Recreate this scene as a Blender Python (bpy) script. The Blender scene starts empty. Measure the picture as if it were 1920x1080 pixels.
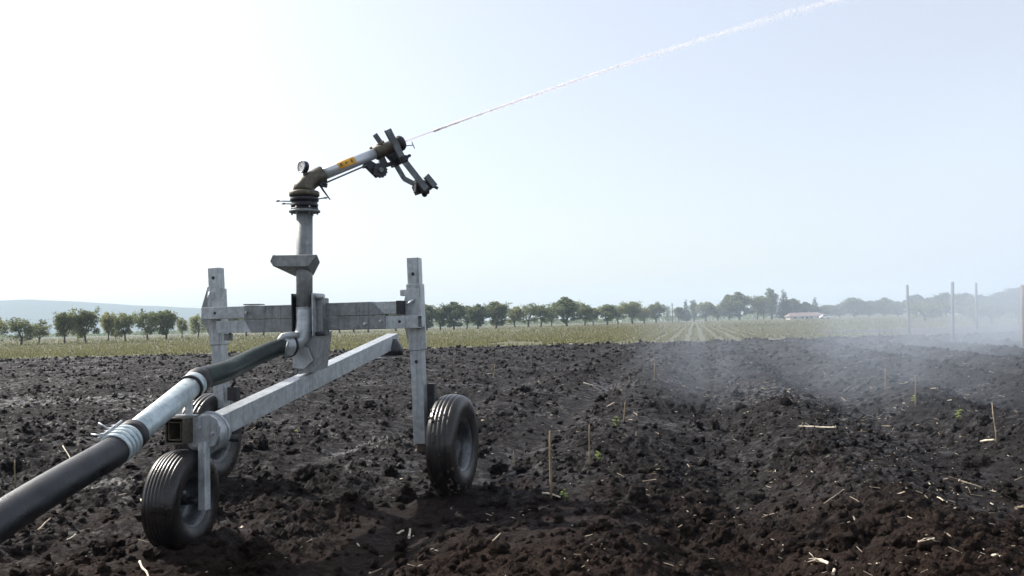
import bpy, math, random
import numpy as np
from mathutils import Vector, Matrix
R = math.radians
SC = bpy.context.scene
COL = SC.collection

# ------------------------------------------------------------------ camera
EYE = 1.2
FOC = 1600.0                       # focal length in pixels of a 1920 wide frame
PITCH, ROLL = R(2.398), R(1.5)
cd = bpy.data.cameras.new('camera'); cam = bpy.data.objects.new('camera', cd); COL.objects.link(cam)
cd.sensor_width = 36.0; cd.lens = 36.0 * FOC / 1920.0; cd.clip_start = 0.05; cd.clip_end = 12000
cam.matrix_world = Matrix.Translation((0, 0, EYE)) @ Matrix.Rotation(R(90) + PITCH, 4, 'X') @ Matrix.Rotation(-ROLL, 4, 'Z')
SC.camera = cam
SC.render.resolution_x, SC.render.resolution_y = 1024, 576

# ------------------------------------------------------------------ sky, sun, exposure
SUN_EL, SUN_AZ = 39.0, -59.0       # azimuth clockwise from +Y
W = bpy.data.worlds.new('World'); SC.world = W; W.use_nodes = True
nt = W.node_tree; nt.nodes.clear()
o_ = nt.nodes.new('ShaderNodeOutputWorld'); b_ = nt.nodes.new('ShaderNodeBackground'); s_ = nt.nodes.new('ShaderNodeTexSky')
s_.sky_type = 'NISHITA'; s_.sun_disc = False; s_.sun_elevation = R(SUN_EL); s_.sun_rotation = R(SUN_AZ)
s_.altitude = 150; s_.air_density = 1.0; s_.dust_density = 3.2; s_.ozone_density = 1.6
b_.inputs['Strength'].default_value = 0.15
mx_ = nt.nodes.new('ShaderNodeMix'); mx_.data_type = 'RGBA'; mx_.inputs[0].default_value = .5; mx_.inputs[7].default_value = (3.85, 3.72, 3.70, 1)   # thin high veil over the whole sky
nt.links.new(s_.outputs[0], mx_.inputs[6]); nt.links.new(mx_.outputs[2], b_.inputs[0]); nt.links.new(b_.outputs[0], o_.inputs[0])
ld = bpy.data.lights.new('sun', 'SUN'); ld.energy = 4.6; ld.angle = R(0.6); ld.color = (1.0, .95, .88)
sun = bpy.data.objects.new('sun', ld); COL.objects.link(sun)
sd = Vector((math.sin(R(SUN_AZ)) * math.cos(R(SUN_EL)), math.cos(R(SUN_AZ)) * math.cos(R(SUN_EL)), math.sin(R(SUN_EL))))
sun.rotation_euler = sd.to_track_quat('Z', 'Y').to_euler()
SC.view_settings.view_transform = 'Standard'; SC.view_settings.look = 'None'
SC.view_settings.exposure = 0.7; SC.view_settings.gamma = 1.0
SC.render.engine = 'CYCLES'
SC.cycles.volume_bounces = 1
SC.cycles.volume_step_rate = 1.0
SC.cycles.transparent_max_bounces = 24

# ------------------------------------------------------------------ measuring: where a sight line meets a plane of the place
def ray(px, py):
    x, y = px - 960.0, 540.0 - py
    c, s = math.cos(ROLL), math.sin(ROLL)
    X, Y = x * c + y * s, -x * s + y * c
    return Vector((X, FOC * math.cos(PITCH) - Y * math.sin(PITCH), FOC * math.sin(PITCH) + Y * math.cos(PITCH)))
def atd(px, py, d):
    r = ray(px, py); return Vector((0, 0, EYE)) + r * (d / r.y)
def atz(px, py, z=0.0):
    r = ray(px, py); return Vector((0, 0, EYE)) + r * ((z - EYE) / r.z)
CART = Vector((-1.5, 6.2, 0)); CA = R(12)
CU = Vector((math.cos(CA), -math.sin(CA), 0)); CV = Vector((math.sin(CA), math.cos(CA), 0))
def toL(p): q = p - CART; return Vector((q.dot(CU), q.dot(CV), q.z))
def LP(px, py, Y):                 # point of the cart's plane Y, cart coordinates
    o, r = toL(Vector((0, 0, EYE))), ray(px, py)
    rl = Vector((r.dot(CU), r.dot(CV), r.z)); return o + rl * ((Y - o.y) / rl.y)
def LX(px, py, X):
    o, r = toL(Vector((0, 0, EYE))), ray(px, py)
    rl = Vector((r.dot(CU), r.dot(CV), r.z)); return o + rl * ((X - o.x) / rl.x)

# ------------------------------------------------------------------ materials
def mat(name):
    m = bpy.data.materials.new(name); m.use_nodes = True; t = m.node_tree
    return m, t, t.nodes['Principled BSDF']
def N(t, ty, **k):
    n = t.nodes.new(ty)
    for a, v in k.items():
        if hasattr(n, a): setattr(n, a, v)
        else: n.inputs[a.replace('_', ' ')].default_value = v
    return n
def ramp(t, src, stops):
    r = t.nodes.new('ShaderNodeValToRGB'); e = r.color_ramp.elements
    while len(e) < len(stops): e.new(.5)
    for i, (p, c) in enumerate(stops):
        e[i].position = p; e[i].color = (*c, 1) if len(c) == 3 else c
    t.links.new(src, r.inputs[0]); return r.outputs[0]
def g3(v): return (v, v, v)
def mixc(t, f, a, b, mode='MIX'):
    m = t.nodes.new('ShaderNodeMix'); m.data_type = 'RGBA'; m.blend_type = mode
    for s, v in ((m.inputs[0], f), (m.inputs[6], a), (m.inputs[7], b)):
        if isinstance(v, bpy.types.NodeSocket): t.links.new(v, s)
        elif isinstance(v, (int, float)): s.default_value = v
        else: s.default_value = (*v, 1)
    return m.outputs[2]
def noise(t, co, scale, detail=4, rough=.55, dist=0.0):
    n = N(t, 'ShaderNodeTexNoise', Scale=scale, Detail=detail, Roughness=rough, Distortion=dist)
    t.links.new(co, n.inputs['Vector']); return n.outputs[0]
def objco(t): return N(t, 'ShaderNodeTexCoord').outputs['Object']
def bump(t, h, strength, dist, nrm=None):
    b = N(t, 'ShaderNodeBump', Strength=strength, Distance=dist); t.links.new(h, b.inputs['Height'])
    if nrm: t.links.new(nrm, b.inputs['Normal'])
    return b.outputs[0]

def galvanised(name, lo, hi, metal=.35, ro=(.32, .6), mud=.0, wet=True):
    m, t, p = mat(name); co = objco(t)
    v = N(t, 'ShaderNodeTexVoronoi', Scale=38.0); t.links.new(co, v.inputs['Vector'])
    n1 = noise(t, co, 9, 6, .65); n2 = noise(t, co, 60, 4, .6)
    c = ramp(t, n1, [(.3, lo), (.7, hi)])
    c = mixc(t, .28, c, ramp(t, v.outputs['Color'], [(.2, g3(.18)), (.9, g3(.62))]), 'OVERLAY')
    # streaks of water and dirt running down
    mp = N(t, 'ShaderNodeMapping'); mp.inputs['Scale'].default_value = (45, 45, 3.0); t.links.new(co, mp.inputs[0])
    st = ramp(t, noise(t, mp.outputs[0], 1.0, 3, .6), [(.52, g3(0)), (.68, g3(1))])
    c = mixc(t, N_mul(t, st, .5), c, tuple(x * .45 for x in lo))
    sp = ramp(t, noise(t, co, 30, 5, .7), [(.66 - mud * .2, g3(0)), (.72 - mud * .2, g3(1))])
    c = mixc(t, N_mul(t, sp, .35 + mud), c, (.055, .045, .038))
    t.links.new(c, p.inputs['Base Color']); p.inputs['Metallic'].default_value = metal
    t.links.new(ramp(t, n2, [(.3, g3(ro[0])), (.75, g3(ro[1]))]), p.inputs['Roughness'])
    t.links.new(bump(t, n2, .25, .002), p.inputs['Normal'])
    return m
def N_mul(t, s, k):
    m = N(t, 'ShaderNodeMath', operation='MULTIPLY'); t.links.new(s, m.inputs[0]); m.inputs[1].default_value = k; return m.outputs[0]
M = {}
M['galv'] = galvanised('galvanised_steel', (.34, .365, .375), (.50, .53, .545), .3, (.25, .5))
M['galv_dirty_shade'] = galvanised('weathered_shaded_steel', (.18, .193, .193), (.31, .33, .33), .25, (.4, .7), .25)  # weathered parts; its darker tone also paints shade on the back gusset plates
M['galv_mid'] = galvanised('dull_steel', (.19, .205, .205), (.30, .32, .32), .15, (.5, .75), .06)
M['galv_light'] = galvanised('bright_zinc', (.42, .45, .47), (.62, .65, .68), .4, (.25, .45))
M['zinc_pipe'] = galvanised('zinc_pipe_steel', (.45, .52, .54), (.62, .70, .71), .35, (.28, .5), .05)
M['dark_iron'] = galvanised('dark_iron', (.018, .018, .022), (.05, .05, .056), .3, (.35, .6))
M['rim'] = galvanised('muddy_rim', (.055, .06, .065), (.15, .16, .17), .5, (.25, .5), .35)
M['arm_steel'] = galvanised('arm_steel', (.10, .105, .11), (.20, .21, .215), .5, (.35, .6))

def simple(name, a, b, scale=20, rough=.5, metal=0, bs=.2, bd=.002, detail=5):
    m, t, p = mat(name); co = objco(t); n = noise(t, co, scale, detail, .6)
    t.links.new(ramp(t, n, [(.3, a), (.7, b)]), p.inputs['Base Color'])
    p.inputs['Roughness'].default_value = rough; p.inputs['Metallic'].default_value = metal
    t.links.new(bump(t, noise(t, co, scale * 3, 4, .6), bs, bd), p.inputs['Normal']); return m
M['bronze'] = simple('bronze_casting', (.065, .057, .042), (.15, .133, .10), 40, .5, .55)
M['alu'] = simple('barrel_aluminium', (.55, .58, .60), (.66, .70, .73), 12, .38, .45, .05)
M['orange'] = simple('orange_sticker', (.72, .36, .03), (.85, .46, .06), 60, .5)
M['ink'] = simple('sticker_print', (.20, .11, .02), (.30, .16, .03), 60, .6)
M['dial'] = simple('white_dial', (.62, .60, .58), (.72, .70, .68), 60, .4)
M['wood'] = simple('weathered_stake_wood', (.16, .115, .07), (.30, .225, .14), 60, .85, 0, .6)
M['bark'] = simple('tree_bark', (.045, .038, .030), (.095, .082, .066), 6, .9, 0, .6, .03)
M['concrete'] = simple('concrete_post', (.09, .095, .10), (.16, .165, .17), 8, .85, 0, .3)
M['plaster'] = simple('house_plaster', (.60, .57, .52), (.72, .69, .64), 1, .9)
M['roof'] = simple('roof_sheet', (.16, .125, .12), (.21, .165, .16), 1, .8)
M['car'] = simple('white_car_paint', (.7, .7, .7), (.76, .76, .76), 1, .3)
M['pane'] = simple('window_glass', (.03, .035, .04), (.05, .055, .06), 1, .1)

def rubber(name, base, dust, rough, bsc):
    m, t, p = mat(name); co = objco(t)
    n = noise(t, co, 14, 6, .65); c = ramp(t, n, [(.40, base), (.66, dust)])
    t.links.new(c, p.inputs['Base Color'])
    t.links.new(ramp(t, noise(t, co, 6, 5, .6), [(.35, g3(rough)), (.7, g3(rough + .3))]), p.inputs['Roughness'])
    t.links.new(bump(t, noise(t, co, bsc, 5, .7), .45, .004), p.inputs['Normal']); return m
M['tyre'] = rubber('wet_tyre_rubber', (.006, .006, .007), (.026, .019, .015), .22, 45)
M['hose'] = rubber('wet_black_hose', (.004, .005, .007), (.014, .017, .021), .24, 190)
M['hose_green'] = rubber('dark_green_hose', (.006, .012, .011), (.014, .034, .027), .33, 20)
M['black'] = rubber('black_rubber', (.009, .009, .011), (.024, .024, .027), .35, 60)
M['mud'] = rubber('caked_mud', (.035, .026, .021), (.09, .062, .05), .6, 90)

# soil: wet black earth, browner where it has dried, glistening in puddled mud
PUDDLES = [(*atz(700, 838)[:2], .75, .95), (*atz(150, 752)[:2], 3.2, 1.6), (*atz(1150, 720)[:2], .8, 2.2), (*atz(1440, 745)[:2], 1.2, 2.2)]
def soil_material():
    m, t, p = mat('ploughed_soil'); co = objco(t)
    sep = N(t, 'ShaderNodeSeparateXYZ'); t.links.new(co, sep.inputs[0])
    n1 = noise(t, co, 1.3, 5, .6); n2 = noise(t, co, 22, 6, .7); n3 = noise(t, co, 110, 5, .7); n0 = noise(t, co, .33, 3, .5)
    dry = ramp(t, n2, [(.3, (.012, .0077, .0058)), (.52, (.032, .0205, .0155)), (.78, (.070, .046, .035))])
    wet = ramp(t, n2, [(.3, (.0075, .0065, .0066)), (.52, (.0185, .016, .016)), (.74, (.047, .041, .041))])
    # wet beyond about five metres from the camera, ragged edge
    a = N(t, 'ShaderNodeMath', operation='MULTIPLY_ADD'); t.links.new(n1, a.inputs[0]); a.inputs[1].default_value = 5.0
    t.links.new(sep.outputs[1], a.inputs[2])
    f = N(t, 'ShaderNodeMapRange'); t.links.new(a.outputs[0], f.inputs[0]); f.inputs[1].default_value = 6.4; f.inputs[2].default_value = 9.4
    c = mixc(t, f.outputs[0], dry, wet)
    c = mixc(t, .75, c, ramp(t, n3, [(.32, g3(.22)), (.68, g3(.78))]), 'OVERLAY'); spk = ramp(t, n3, [(.70, g3(0)), (.78, g3(1))]); c = mixc(t, N_mul(t, spk, .35), c, (.16, .13, .11))
    t.links.new(c, p.inputs['Base Color'])
    # roughness: wet patches shine
    sh = ramp(t, noise(t, co, .55, 5, .65), [(.45, g3(.34)), (.62, g3(1))])
    for wx, wy, rx, ry in PUDDLES:                 # puddled mud under the spray
        mp = N(t, 'ShaderNodeMapping'); mp.inputs['Location'].default_value = (-wx / rx, -wy / ry, 0); mp.inputs['Scale'].default_value = (1 / rx, 1 / ry, 0); t.links.new(co, mp.inputs[0])
        ln = N(t, 'ShaderNodeVectorMath', operation='LENGTH'); t.links.new(mp.outputs[0], ln.inputs[0])
        mr_ = N(t, 'ShaderNodeMapRange'); t.links.new(ln.outputs['Value'], mr_.inputs[0]); mr_.inputs[1].default_value = 1.0; mr_.inputs[2].default_value = .35; mr_.inputs[3].default_value = 0; mr_.inputs[4].default_value = 1.5
        ad = N(t, 'ShaderNodeMath', operation='MAXIMUM'); t.links.new(sh, ad.inputs[0]); t.links.new(mr_.outputs[0], ad.inputs[1]); sh = ad.outputs[0]
    shp = N(t, 'ShaderNodeMath', operation='MULTIPLY'); t.links.new(sh, shp.inputs[0]); t.links.new(ramp(t, noise(t, co, 9, 6, .75), [(.47, g3(.08)), (.60, g3(1))]), shp.inputs[1])
    shf = N(t, 'ShaderNodeMath', operation='MULTIPLY'); t.links.new(shp.outputs[0], shf.inputs[0]); t.links.new(f.outputs[0], shf.inputs[1])
    rr = N(t, 'ShaderNodeMapRange'); t.links.new(shf.outputs[0], rr.inputs[0]); rr.inputs[3].default_value = .9; rr.inputs[4].default_value = .34
    t.links.new(rr.outputs[0], p.inputs['Roughness'])
    t.links.new(ramp(t, shf.outputs[0], [(0, g3(.10)), (1, g3(.55))]), p.inputs['Specular IOR Level'])
    b0 = bump(t, noise(t, co, 5, 6, .75), 1.0, .10); b1 = bump(t, n2, 1.0, .035, b0); b2 = bump(t, n3, 1.0, .010, b1)
    t.links.new(b2, p.inputs['Normal']); return m
M['soil'] = soil_material()

def field_material():
    m, t, p = mat('field_ground'); co = objco(t)
    sep = N(t, 'ShaderNodeSeparateXYZ'); t.links.new(co, sep.inputs[0])
    n1 = noise(t, co, .25, 6, .7); n2 = noise(t, co, 2.2, 6, .7)
    c = mixc(t, ramp(t, n2, [(.4, g3(0)), (.6, g3(1))]), (.055, .050, .036), (.085, .10, .048))
    c = mixc(t, ramp(t, n1, [(.35, g3(0)), (.7, g3(.7))]), c, (.15, .14, .075))
    # bare earth between the posts on the right
    fx = N(t, 'ShaderNodeMapRange'); t.links.new(sep.outputs[0], fx.inputs[0]); fx.inputs[1].default_value = 20; fx.inputs[2].default_value = 25
    fy = N(t, 'ShaderNodeMapRange'); t.links.new(sep.outputs[1], fy.inputs[0]); fy.inputs[1].default_value = 72; fy.inputs[2].default_value = 64
    mm = N(t, 'ShaderNodeMath', operation='MULTIPLY'); t.links.new(fx.outputs[0], mm.inputs[0]); t.links.new(fy.outputs[0], mm.inputs[1])
    c = mixc(t, mm.outputs[0], c, (.035, .03, .03))
    t.links.new(c, p.inputs['Base Color']); p.inputs['Roughness'].default_value = .9
    t.links.new(bump(t, n2, .8, .2), p.inputs['Normal']); return m
M['field'] = field_material()

def leafmat(name, a, b, scale=1.2, trans=.35):
    m, t, p = mat(name); co = objco(t); oi = N(t, 'ShaderNodeObjectInfo')
    c = ramp(t, noise(t, co, scale, 4, .7), [(.3, a), (.7, b)])
    at = N(t, 'ShaderNodeAttribute', attribute_name='tint')
    c = mixc(t, N_mul(t, at.outputs['Fac'], .5), c, tuple(min(1, x * 1.9) for x in b))
    hs = N(t, 'ShaderNodeHueSaturation'); t.links.new(c, hs.inputs['Color'])
    mr = N(t, 'ShaderNodeMapRange'); t.links.new(oi.outputs['Random'], mr.inputs[0]); mr.inputs[3].default_value = .75; mr.inputs[4].default_value = 1.2
    t.links.new(mr.outputs[0], hs.inputs['Value'])
    mh = N(t, 'ShaderNodeMapRange'); t.links.new(oi.outputs['Random'], mh.inputs[0]); mh.inputs[3].default_value = .515; mh.inputs[4].default_value = .48
    t.links.new(mh.outputs[0], hs.inputs['Hue'])
    t.links.new(hs.outputs[0], p.inputs['Base Color']); p.inputs['Roughness'].default_value = .65
    tr = N(t, 'ShaderNodeBsdfTranslucent'); t.links.new(hs.outputs[0], tr.inputs[0])
    mx = N(t, 'ShaderNodeMixShader'); mx.inputs[0].default_value = trans
    out = t.nodes['Material Output']; t.links.new(p.outputs[0], mx.inputs[1]); t.links.new(tr.outputs[0], mx.inputs[2]); t.links.new(mx.outputs[0], out.inputs[0])
    return m
M['leaf'] = leafmat('orchard_leaves', (.125, .145, .06), (.215, .23, .10), trans=.58)
M['leaf_dark'] = leafmat('dense_leaves', (.085, .11, .055), (.15, .18, .09), trans=.55)
M['needle'] = leafmat('needles', (.018, .030, .018), (.036, .052, .030), 2, .15)
M['leaf_lime'] = leafmat('lime_leaves', (.10, .14, .035), (.17, .21, .06))
M['crop'] = leafmat('crop_leaves', (.078, .088, .038), (.142, .146, .068), .5, .4)
M['seedling'] = leafmat('seedling_leaves', (.16, .24, .04), (.26, .34, .08), 30, .4)
M['straw'] = simple('dry_straw', (.14, .10, .065), (.56, .47, .34), 9, .75, 0, .4)
M['straw_pale'] = simple('pale_straw', (.36, .29, .20), (.78, .70, .56), 22, .65, 0, .4)
M['forest'] = simple('far_forest', (.02, .036, .03), (.04, .062, .045), .03, .95, 0, .9, 8)

# ------------------------------------------------------------------ object helpers
def link(name, me, m, parent=None, smooth=False, bevel=0.0):
    if m is not None: me.materials.append(m)
    if smooth:
        for p in me.polygons: p.use_smooth = True
    o = bpy.data.objects.new(name, me); COL.objects.link(o)
    if parent is not None: o.parent = parent
    if bevel:
        b = o.modifiers.new('edge', 'BEVEL'); b.width = bevel; b.segments = 2; b.limit_method = 'ANGLE'; b.angle_limit = R(40)
    return o
def tag(o, label=None, cat=None, group=None, kind=None):
    if label: o['label'] = label
    if cat: o['category'] = cat
    if group: o['group'] = group
    if kind: o['kind'] = kind
    return o
def empty(name, loc=(0, 0, 0), rz=0.0):
    o = bpy.data.objects.new(name, None); COL.objects.link(o); o.location = loc; o.rotation_euler = (0, 0, rz)
    o.empty_display_size = .1; return o
class MB:
    def __init__(s, T=None): s.v = []; s.f = []; s.T = T or Matrix.Identity(4); s.sm = []
    def add(s, vs, fs, smooth=False):
        b = len(s.v); s.v += [s.T @ Vector(v) for v in vs]
        for f in fs: s.f.append([b + i for i in f]); s.sm.append(smooth)
        return s
    def box(s, c, size, rot=None):
        c = Vector(c); h = Vector(size) / 2; q = rot or Matrix.Identity(3)
        vs = [c + q @ Vector((x * h.x, y * h.y, z * h.z)) for x in (-1, 1) for y in (-1, 1) for z in (-1, 1)]
        return s.add(vs, [(0, 1, 3, 2), (4, 6, 7, 5), (0, 4, 5, 1), (2, 3, 7, 6), (0, 2, 6, 4), (1, 5, 7, 3)])
    def bar(s, a, b, w, h, up=(0, 0, 1), hollow=0.0):
        a, b = Vector(a), Vector(b); d = (b - a).normalized(); x = d.cross(Vector(up)).normalized(); y = x.cross(d)
        def ring(p, ww, hh): return [p + x * (sx * ww / 2) + y * (sy * hh / 2) for sx, sy in ((-1, -1), (1, -1), (1, 1), (-1, 1))]
        if not hollow:
            s.add(ring(a, w, h) + ring(b, w, h), [(3, 2, 1, 0), (4, 5, 6, 7)] + [(i, (i + 1) % 4, 4 + (i + 1) % 4, 4 + i) for i in range(4)])
        else:
            k = hollow; vs = ring(a, w, h) + ring(b, w, h) + ring(a, w - 2 * k, h - 2 * k) + ring(b, w - 2 * k, h - 2 * k)
            fs = [(i, (i + 1) % 4, 4 + (i + 1) % 4, 4 + i) for i in range(4)]
            fs += [(8 + (i + 1) % 4, 8 + i, 12 + i, 12 + (i + 1) % 4) for i in range(4)]
            fs += [((i + 1) % 4, i, 8 + i, 8 + (i + 1) % 4) for i in range(4)]
            fs += [(4 + i, 4 + (i + 1) % 4, 12 + (i + 1) % 4, 12 + i) for i in range(4)]
            s.add(vs, fs)
        return s
    def tube(s, pts, rad, n=16, cap=True):
        pts = [Vector(p) for p in pts]; k = len(pts)
        if not hasattr(rad, '__len__'): rad = [rad] * k
        up = Vector((0, 0, 1)); vs = []; prev = None
        for i, p in enumerate(pts):
            d = (pts[min(i + 1, k - 1)] - pts[max(i - 1, 0)])
            if d.length < 1e-9: d = prev[2]
            d = d.normalized()
            if prev is None:
                x = d.cross(up if abs(d.z) < .95 else Vector((0, 1, 0))).normalized()
            else: x = (prev[0] - d * prev[0].dot(d)).normalized()
            y = d.cross(x); prev = (x, y, d)
            vs += [p + (x * math.cos(2 * math.pi * j / n) + y * math.sin(2 * math.pi * j / n)) * rad[i] for j in range(n)]
        fs = [(i * n + j, i * n + (j + 1) % n, (i + 1) * n + (j + 1) % n, (i + 1) * n + j) for i in range(k - 1) for j in range(n)]
        s.add(vs, fs, True)
        if cap:
            b = len(s.v) - k * n
            s.f.append([b + j for j in reversed(range(n))]); s.sm.append(False)
            s.f.append([b + (k - 1) * n + j for j in range(n)]); s.sm.append(False)
        return s
    def cyl(s, a, b, r, n=20): return s.tube([a, b], r, n)
    def lathe(s, prof, c, ax, n=40, closed=True):
        c = Vector(c); ax = Vector(ax).normalized(); x = ax.orthogonal().normalized(); y = ax.cross(x); k = len(prof); vs = []
        for (r, h) in prof:
            for j in range(n):
                a = 2 * math.pi * j / n; vs.append(c + ax * h + (x * math.cos(a) + y * math.sin(a)) * r)
        m = k if closed else k - 1
        fs = [(i * n + j, i * n + (j + 1) % n, ((i + 1) % k) * n + (j + 1) % n, ((i + 1) % k) * n + j) for i in range(m) for j in range(n)]
        return s.add(vs, fs, True)
    def prism(s, poly, off):           # polygon of 3-D points, pushed by a vector
        poly = [Vector(p) for p in poly]; k = len(poly); off = Vector(off)
        return s.add(poly + [p + off for p in poly], [tuple(reversed(range(k))), tuple(range(k, 2 * k))] + [(i, (i + 1) % k, k + (i + 1) % k, k + i) for i in range(k)])
    def sphere(s, c, r, n=10, m=7):
        c = Vector(c); r = Vector(r) if hasattr(r, '__len__') else Vector((r, r, r))
        vs = [c + Vector((r.x * math.sin(math.pi * i / m) * math.cos(2 * math.pi * j / n), r.y * math.sin(math.pi * i / m) * math.sin(2 * math.pi * j / n), r.z * math.cos(math.pi * i / m))) for i in range(m + 1) for j in range(n)]
        return s.add(vs, [(i * n + j, (i + 1) * n + j, (i + 1) * n + (j + 1) % n, i * n + (j + 1) % n) for i in range(m) for j in range(n)], True)
    def build(s, name, m, parent=None, bevel=0.0):
        me = bpy.data.meshes.new(name); me.from_pydata([tuple(v) for v in s.v], [], s.f); me.update()
        me.polygons.foreach_set('use_smooth', s.sm)
        return link(name, me, m, parent, False, bevel)
def npmesh(name, V, F, m, parent=None, smooth=False, attr=None):
    V = np.ascontiguousarray(V, dtype=np.float32); F = np.ascontiguousarray(F, dtype=np.int32)
    me = bpy.data.meshes.new(name); nf, k = F.shape
    me.vertices.add(len(V)); me.vertices.foreach_set('co', V.ravel())
    me.loops.add(nf * k); me.loops.foreach_set('vertex_index', F.ravel())
    me.polygons.add(nf); me.polygons.foreach_set('loop_start', np.arange(nf, dtype=np.int32) * k)
    me.update(calc_edges=True)
    if smooth: me.polygons.foreach_set('use_smooth', np.ones(nf, dtype=bool))
    if attr is not None:
        a = me.attributes.new('tint', 'FLOAT', 'FACE'); a.data.foreach_set('value', attr.astype(np.float32))
    me.validate()
    return link(name, me, m, parent)

# ------------------------------------------------------------------ noise for the terrain
RG = np.random.default_rng(5)
_p = RG.permutation(256); _p = np.concatenate([_p, _p]); _ga = RG.uniform(0, 2 * np.pi, 256); _gx, _gy = np.cos(_ga), np.sin(_ga)
def perlin(x, y, seed=0):
    x = x + seed * 17.3; y = y + seed * 7.7
    xi = np.floor(x).astype(np.int64); yi = np.floor(y).astype(np.int64); xf = x - xi; yf = y - yi
    u = xf * xf * xf * (xf * (xf * 6 - 15) + 10); v = yf * yf * yf * (yf * (yf * 6 - 15) + 10)
    def g(ix, iy, dx, dy):
        h = _p[(_p[ix & 255] + iy) & 255]; return _gx[h] * dx + _gy[h] * dy
    a = g(xi, yi, xf, yf); b = g(xi + 1, yi, xf - 1, yf); c = g(xi, yi + 1, xf, yf - 1); d = g(xi + 1, yi + 1, xf - 1, yf - 1)
    return (a * (1 - u) + b * u) * (1 - v) + (c * (1 - u) + d * u) * v
def sstep(a, b, x): t = np.clip((x - a) / (b - a), 0, 1); return t * t * (3 - 2 * t)
def macro(x, y):
    """the lie of the land: furrows along the direction of travel, wheel tracks, gentle swells"""
    x = np.asarray(x, float); y = np.asarray(y, float)
    a = x * CU.x + y * CU.y; b = x * CV.x + y * CV.y
    aw = a + .16 * perlin(a * .5, b * .28, 3)
    amp = .125 * sstep(60, 25, y) * (0.4 + .6 * sstep(-1.2, .6, a))
    h = amp * np.sin(2 * np.pi * (aw - .64) / 1.95)
    near = .3 + .7 * sstep(20, 8, y)
    h += .05 * perlin(x * .35, y * .25, 1) * near + .05 * perlin(x * .9, y * .8, 2) * near * sstep(46, 30, y)
    for ca, wd in ((-1.70, .17), (-3.58, .17)):
        h -= .055 * np.exp(-((a - ca) / wd) ** 2) * sstep(40, 20, y)
    # keep the earth firm where the wheels stand
    for wx, wy, wz in WHEELS:
        k = np.exp(-(((x - wx) ** 2 + (y - wy) ** 2) / .30 ** 2)); h = h * (1 - k) + (wz + .035 * np.exp(-((np.hypot(x - wx, (y - wy)) - .26) / .07) ** 2)) * k
    return h
def Lw(X, Y, Z=0.0): return CART + CU * X + CV * Y + Vector((0, 0, Z))
WH_R, WH_L, WH_F = (1.075, .0425, .365, .352), (-.815, .0425, .405, .335), (-.01, -1.535, .285, .275)   # cart X, Y, axle height, radius
WHEELS = [(*Lw(w[0], w[1])[:2], w[2] - w[3] + .062) for w in (WH_R, WH_L, WH_F)]
def rough_k(x, y):
    a = x * CU.x + y * CU.y; k = np.ones_like(x)
    for ca, wd in ((-1.80, .30), (-3.60, .24)): k -= .72 * np.exp(-((a - ca) / wd) ** 4)
    pat = perlin(x * .6, y * .45, 8); return k * (1.0 - .45 * sstep(.12, .4, pat))
def height(x, y):
    h = macro(x, y); k = rough_k(x, y) * sstep(70, 44, y)
    wx = x + .05 * perlin(x * 5, y * 5, 11); wy = y + .05 * perlin(x * 5, y * 5, 12)
    f = .07 * np.abs(perlin(wx * 2.2, wy * 2.2, 4)) + .055 * perlin(wx * 4.7, wy * 4.7, 5) + .018 + .040 * np.abs(perlin(wx * 9, wy * 9, 6)) + .022 * perlin(wx * 16, wy * 16, 13)
    f += .026 * np.abs(perlin(wx * 23, wy * 23, 7)) + .017 * np.abs(perlin(x * 41, y * 41, 9)) + .010 * perlin(x * 67, y * 67, 10)
    k = k * (.50 + .75 * sstep(-.30, .28, perlin(x * 1.1, y * .8, 14)))
    return h + k * (f - .045)
def hz(x, y): return float(height(np.array([x], float), np.array([y], float))[0])

# ------------------------------------------------------------------ ground
def grid(name, ys, ss, fn, m, off=1.5):
    S, Y = np.meshgrid(ss, ys); X = S * (Y + off); Z = fn(X.ravel(), Y.ravel()).reshape(X.shape)
    V = np.stack([X, Y, Z], -1).reshape(-1, 3); nr, nc = X.shape
    i = np.arange((nr - 1) * nc).reshape(nr - 1, nc)[:, :-1].ravel()
    return V, np.stack([i, i + 1, i + nc + 1, i + nc], -1)
BND = 46.0
ys = [1.3]
while ys[-1] < BND: ys.append(ys[-1] + max(.010, .0031 * ys[-1]))
ys[-1] = BND
ss = np.concatenate([np.linspace(-1.3, -.66, 40, endpoint=False), np.linspace(-.66, .66, 700), np.linspace(.66, 1.3, 41)[1:]])
V, F = grid('g', np.array(ys), ss, height, None)
# apron of coarser ploughland beside and behind the camera
ax = np.linspace(-260, 260, 131); ay = np.concatenate([np.linspace(-60, 1.5, 40), np.linspace(3, BND, 24)])
A, B = np.meshgrid(ax, ay); inside = (np.abs(A) < 1.22 * (B + 1.5)) & (B > 1.8)
Z = .05 * perlin(A * .9, B * .9, 2) + .05 * np.abs(perlin(A * 2.2, B * 2.2, 4)) - np.where(inside, .45, .09)
V2 = np.stack([A, B, Z], -1).reshape(-1, 3); nr, nc = A.shape
i = np.arange((nr - 1) * nc).reshape(nr - 1, nc)[:, :-1].ravel(); F2 = np.stack([i, i + 1, i + nc + 1, i + nc], -1) + len(V)
g = npmesh('ploughed_ground', np.concatenate([V, V2]), np.concatenate([F, F2]), M['soil'], smooth=True)
tag(g, 'black ploughed earth in wet clods and furrows', kind='structure')
fy = [BND]
while fy[-1] < 3900: fy.append(fy[-1] * 1.035)
V, F = grid('f', np.array(fy), np.linspace(-2.2, 2.2, 180), lambda x, y: height(x, y) * sstep(90, 46, y) + .25 * perlin(x * .02, y * .02, 3) * sstep(60, 200, y), None)
g = npmesh('crop_field', V, F, M['field'], smooth=True)
tag(g, 'level yellow green field beyond the ploughed earth', kind='structure')

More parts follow.
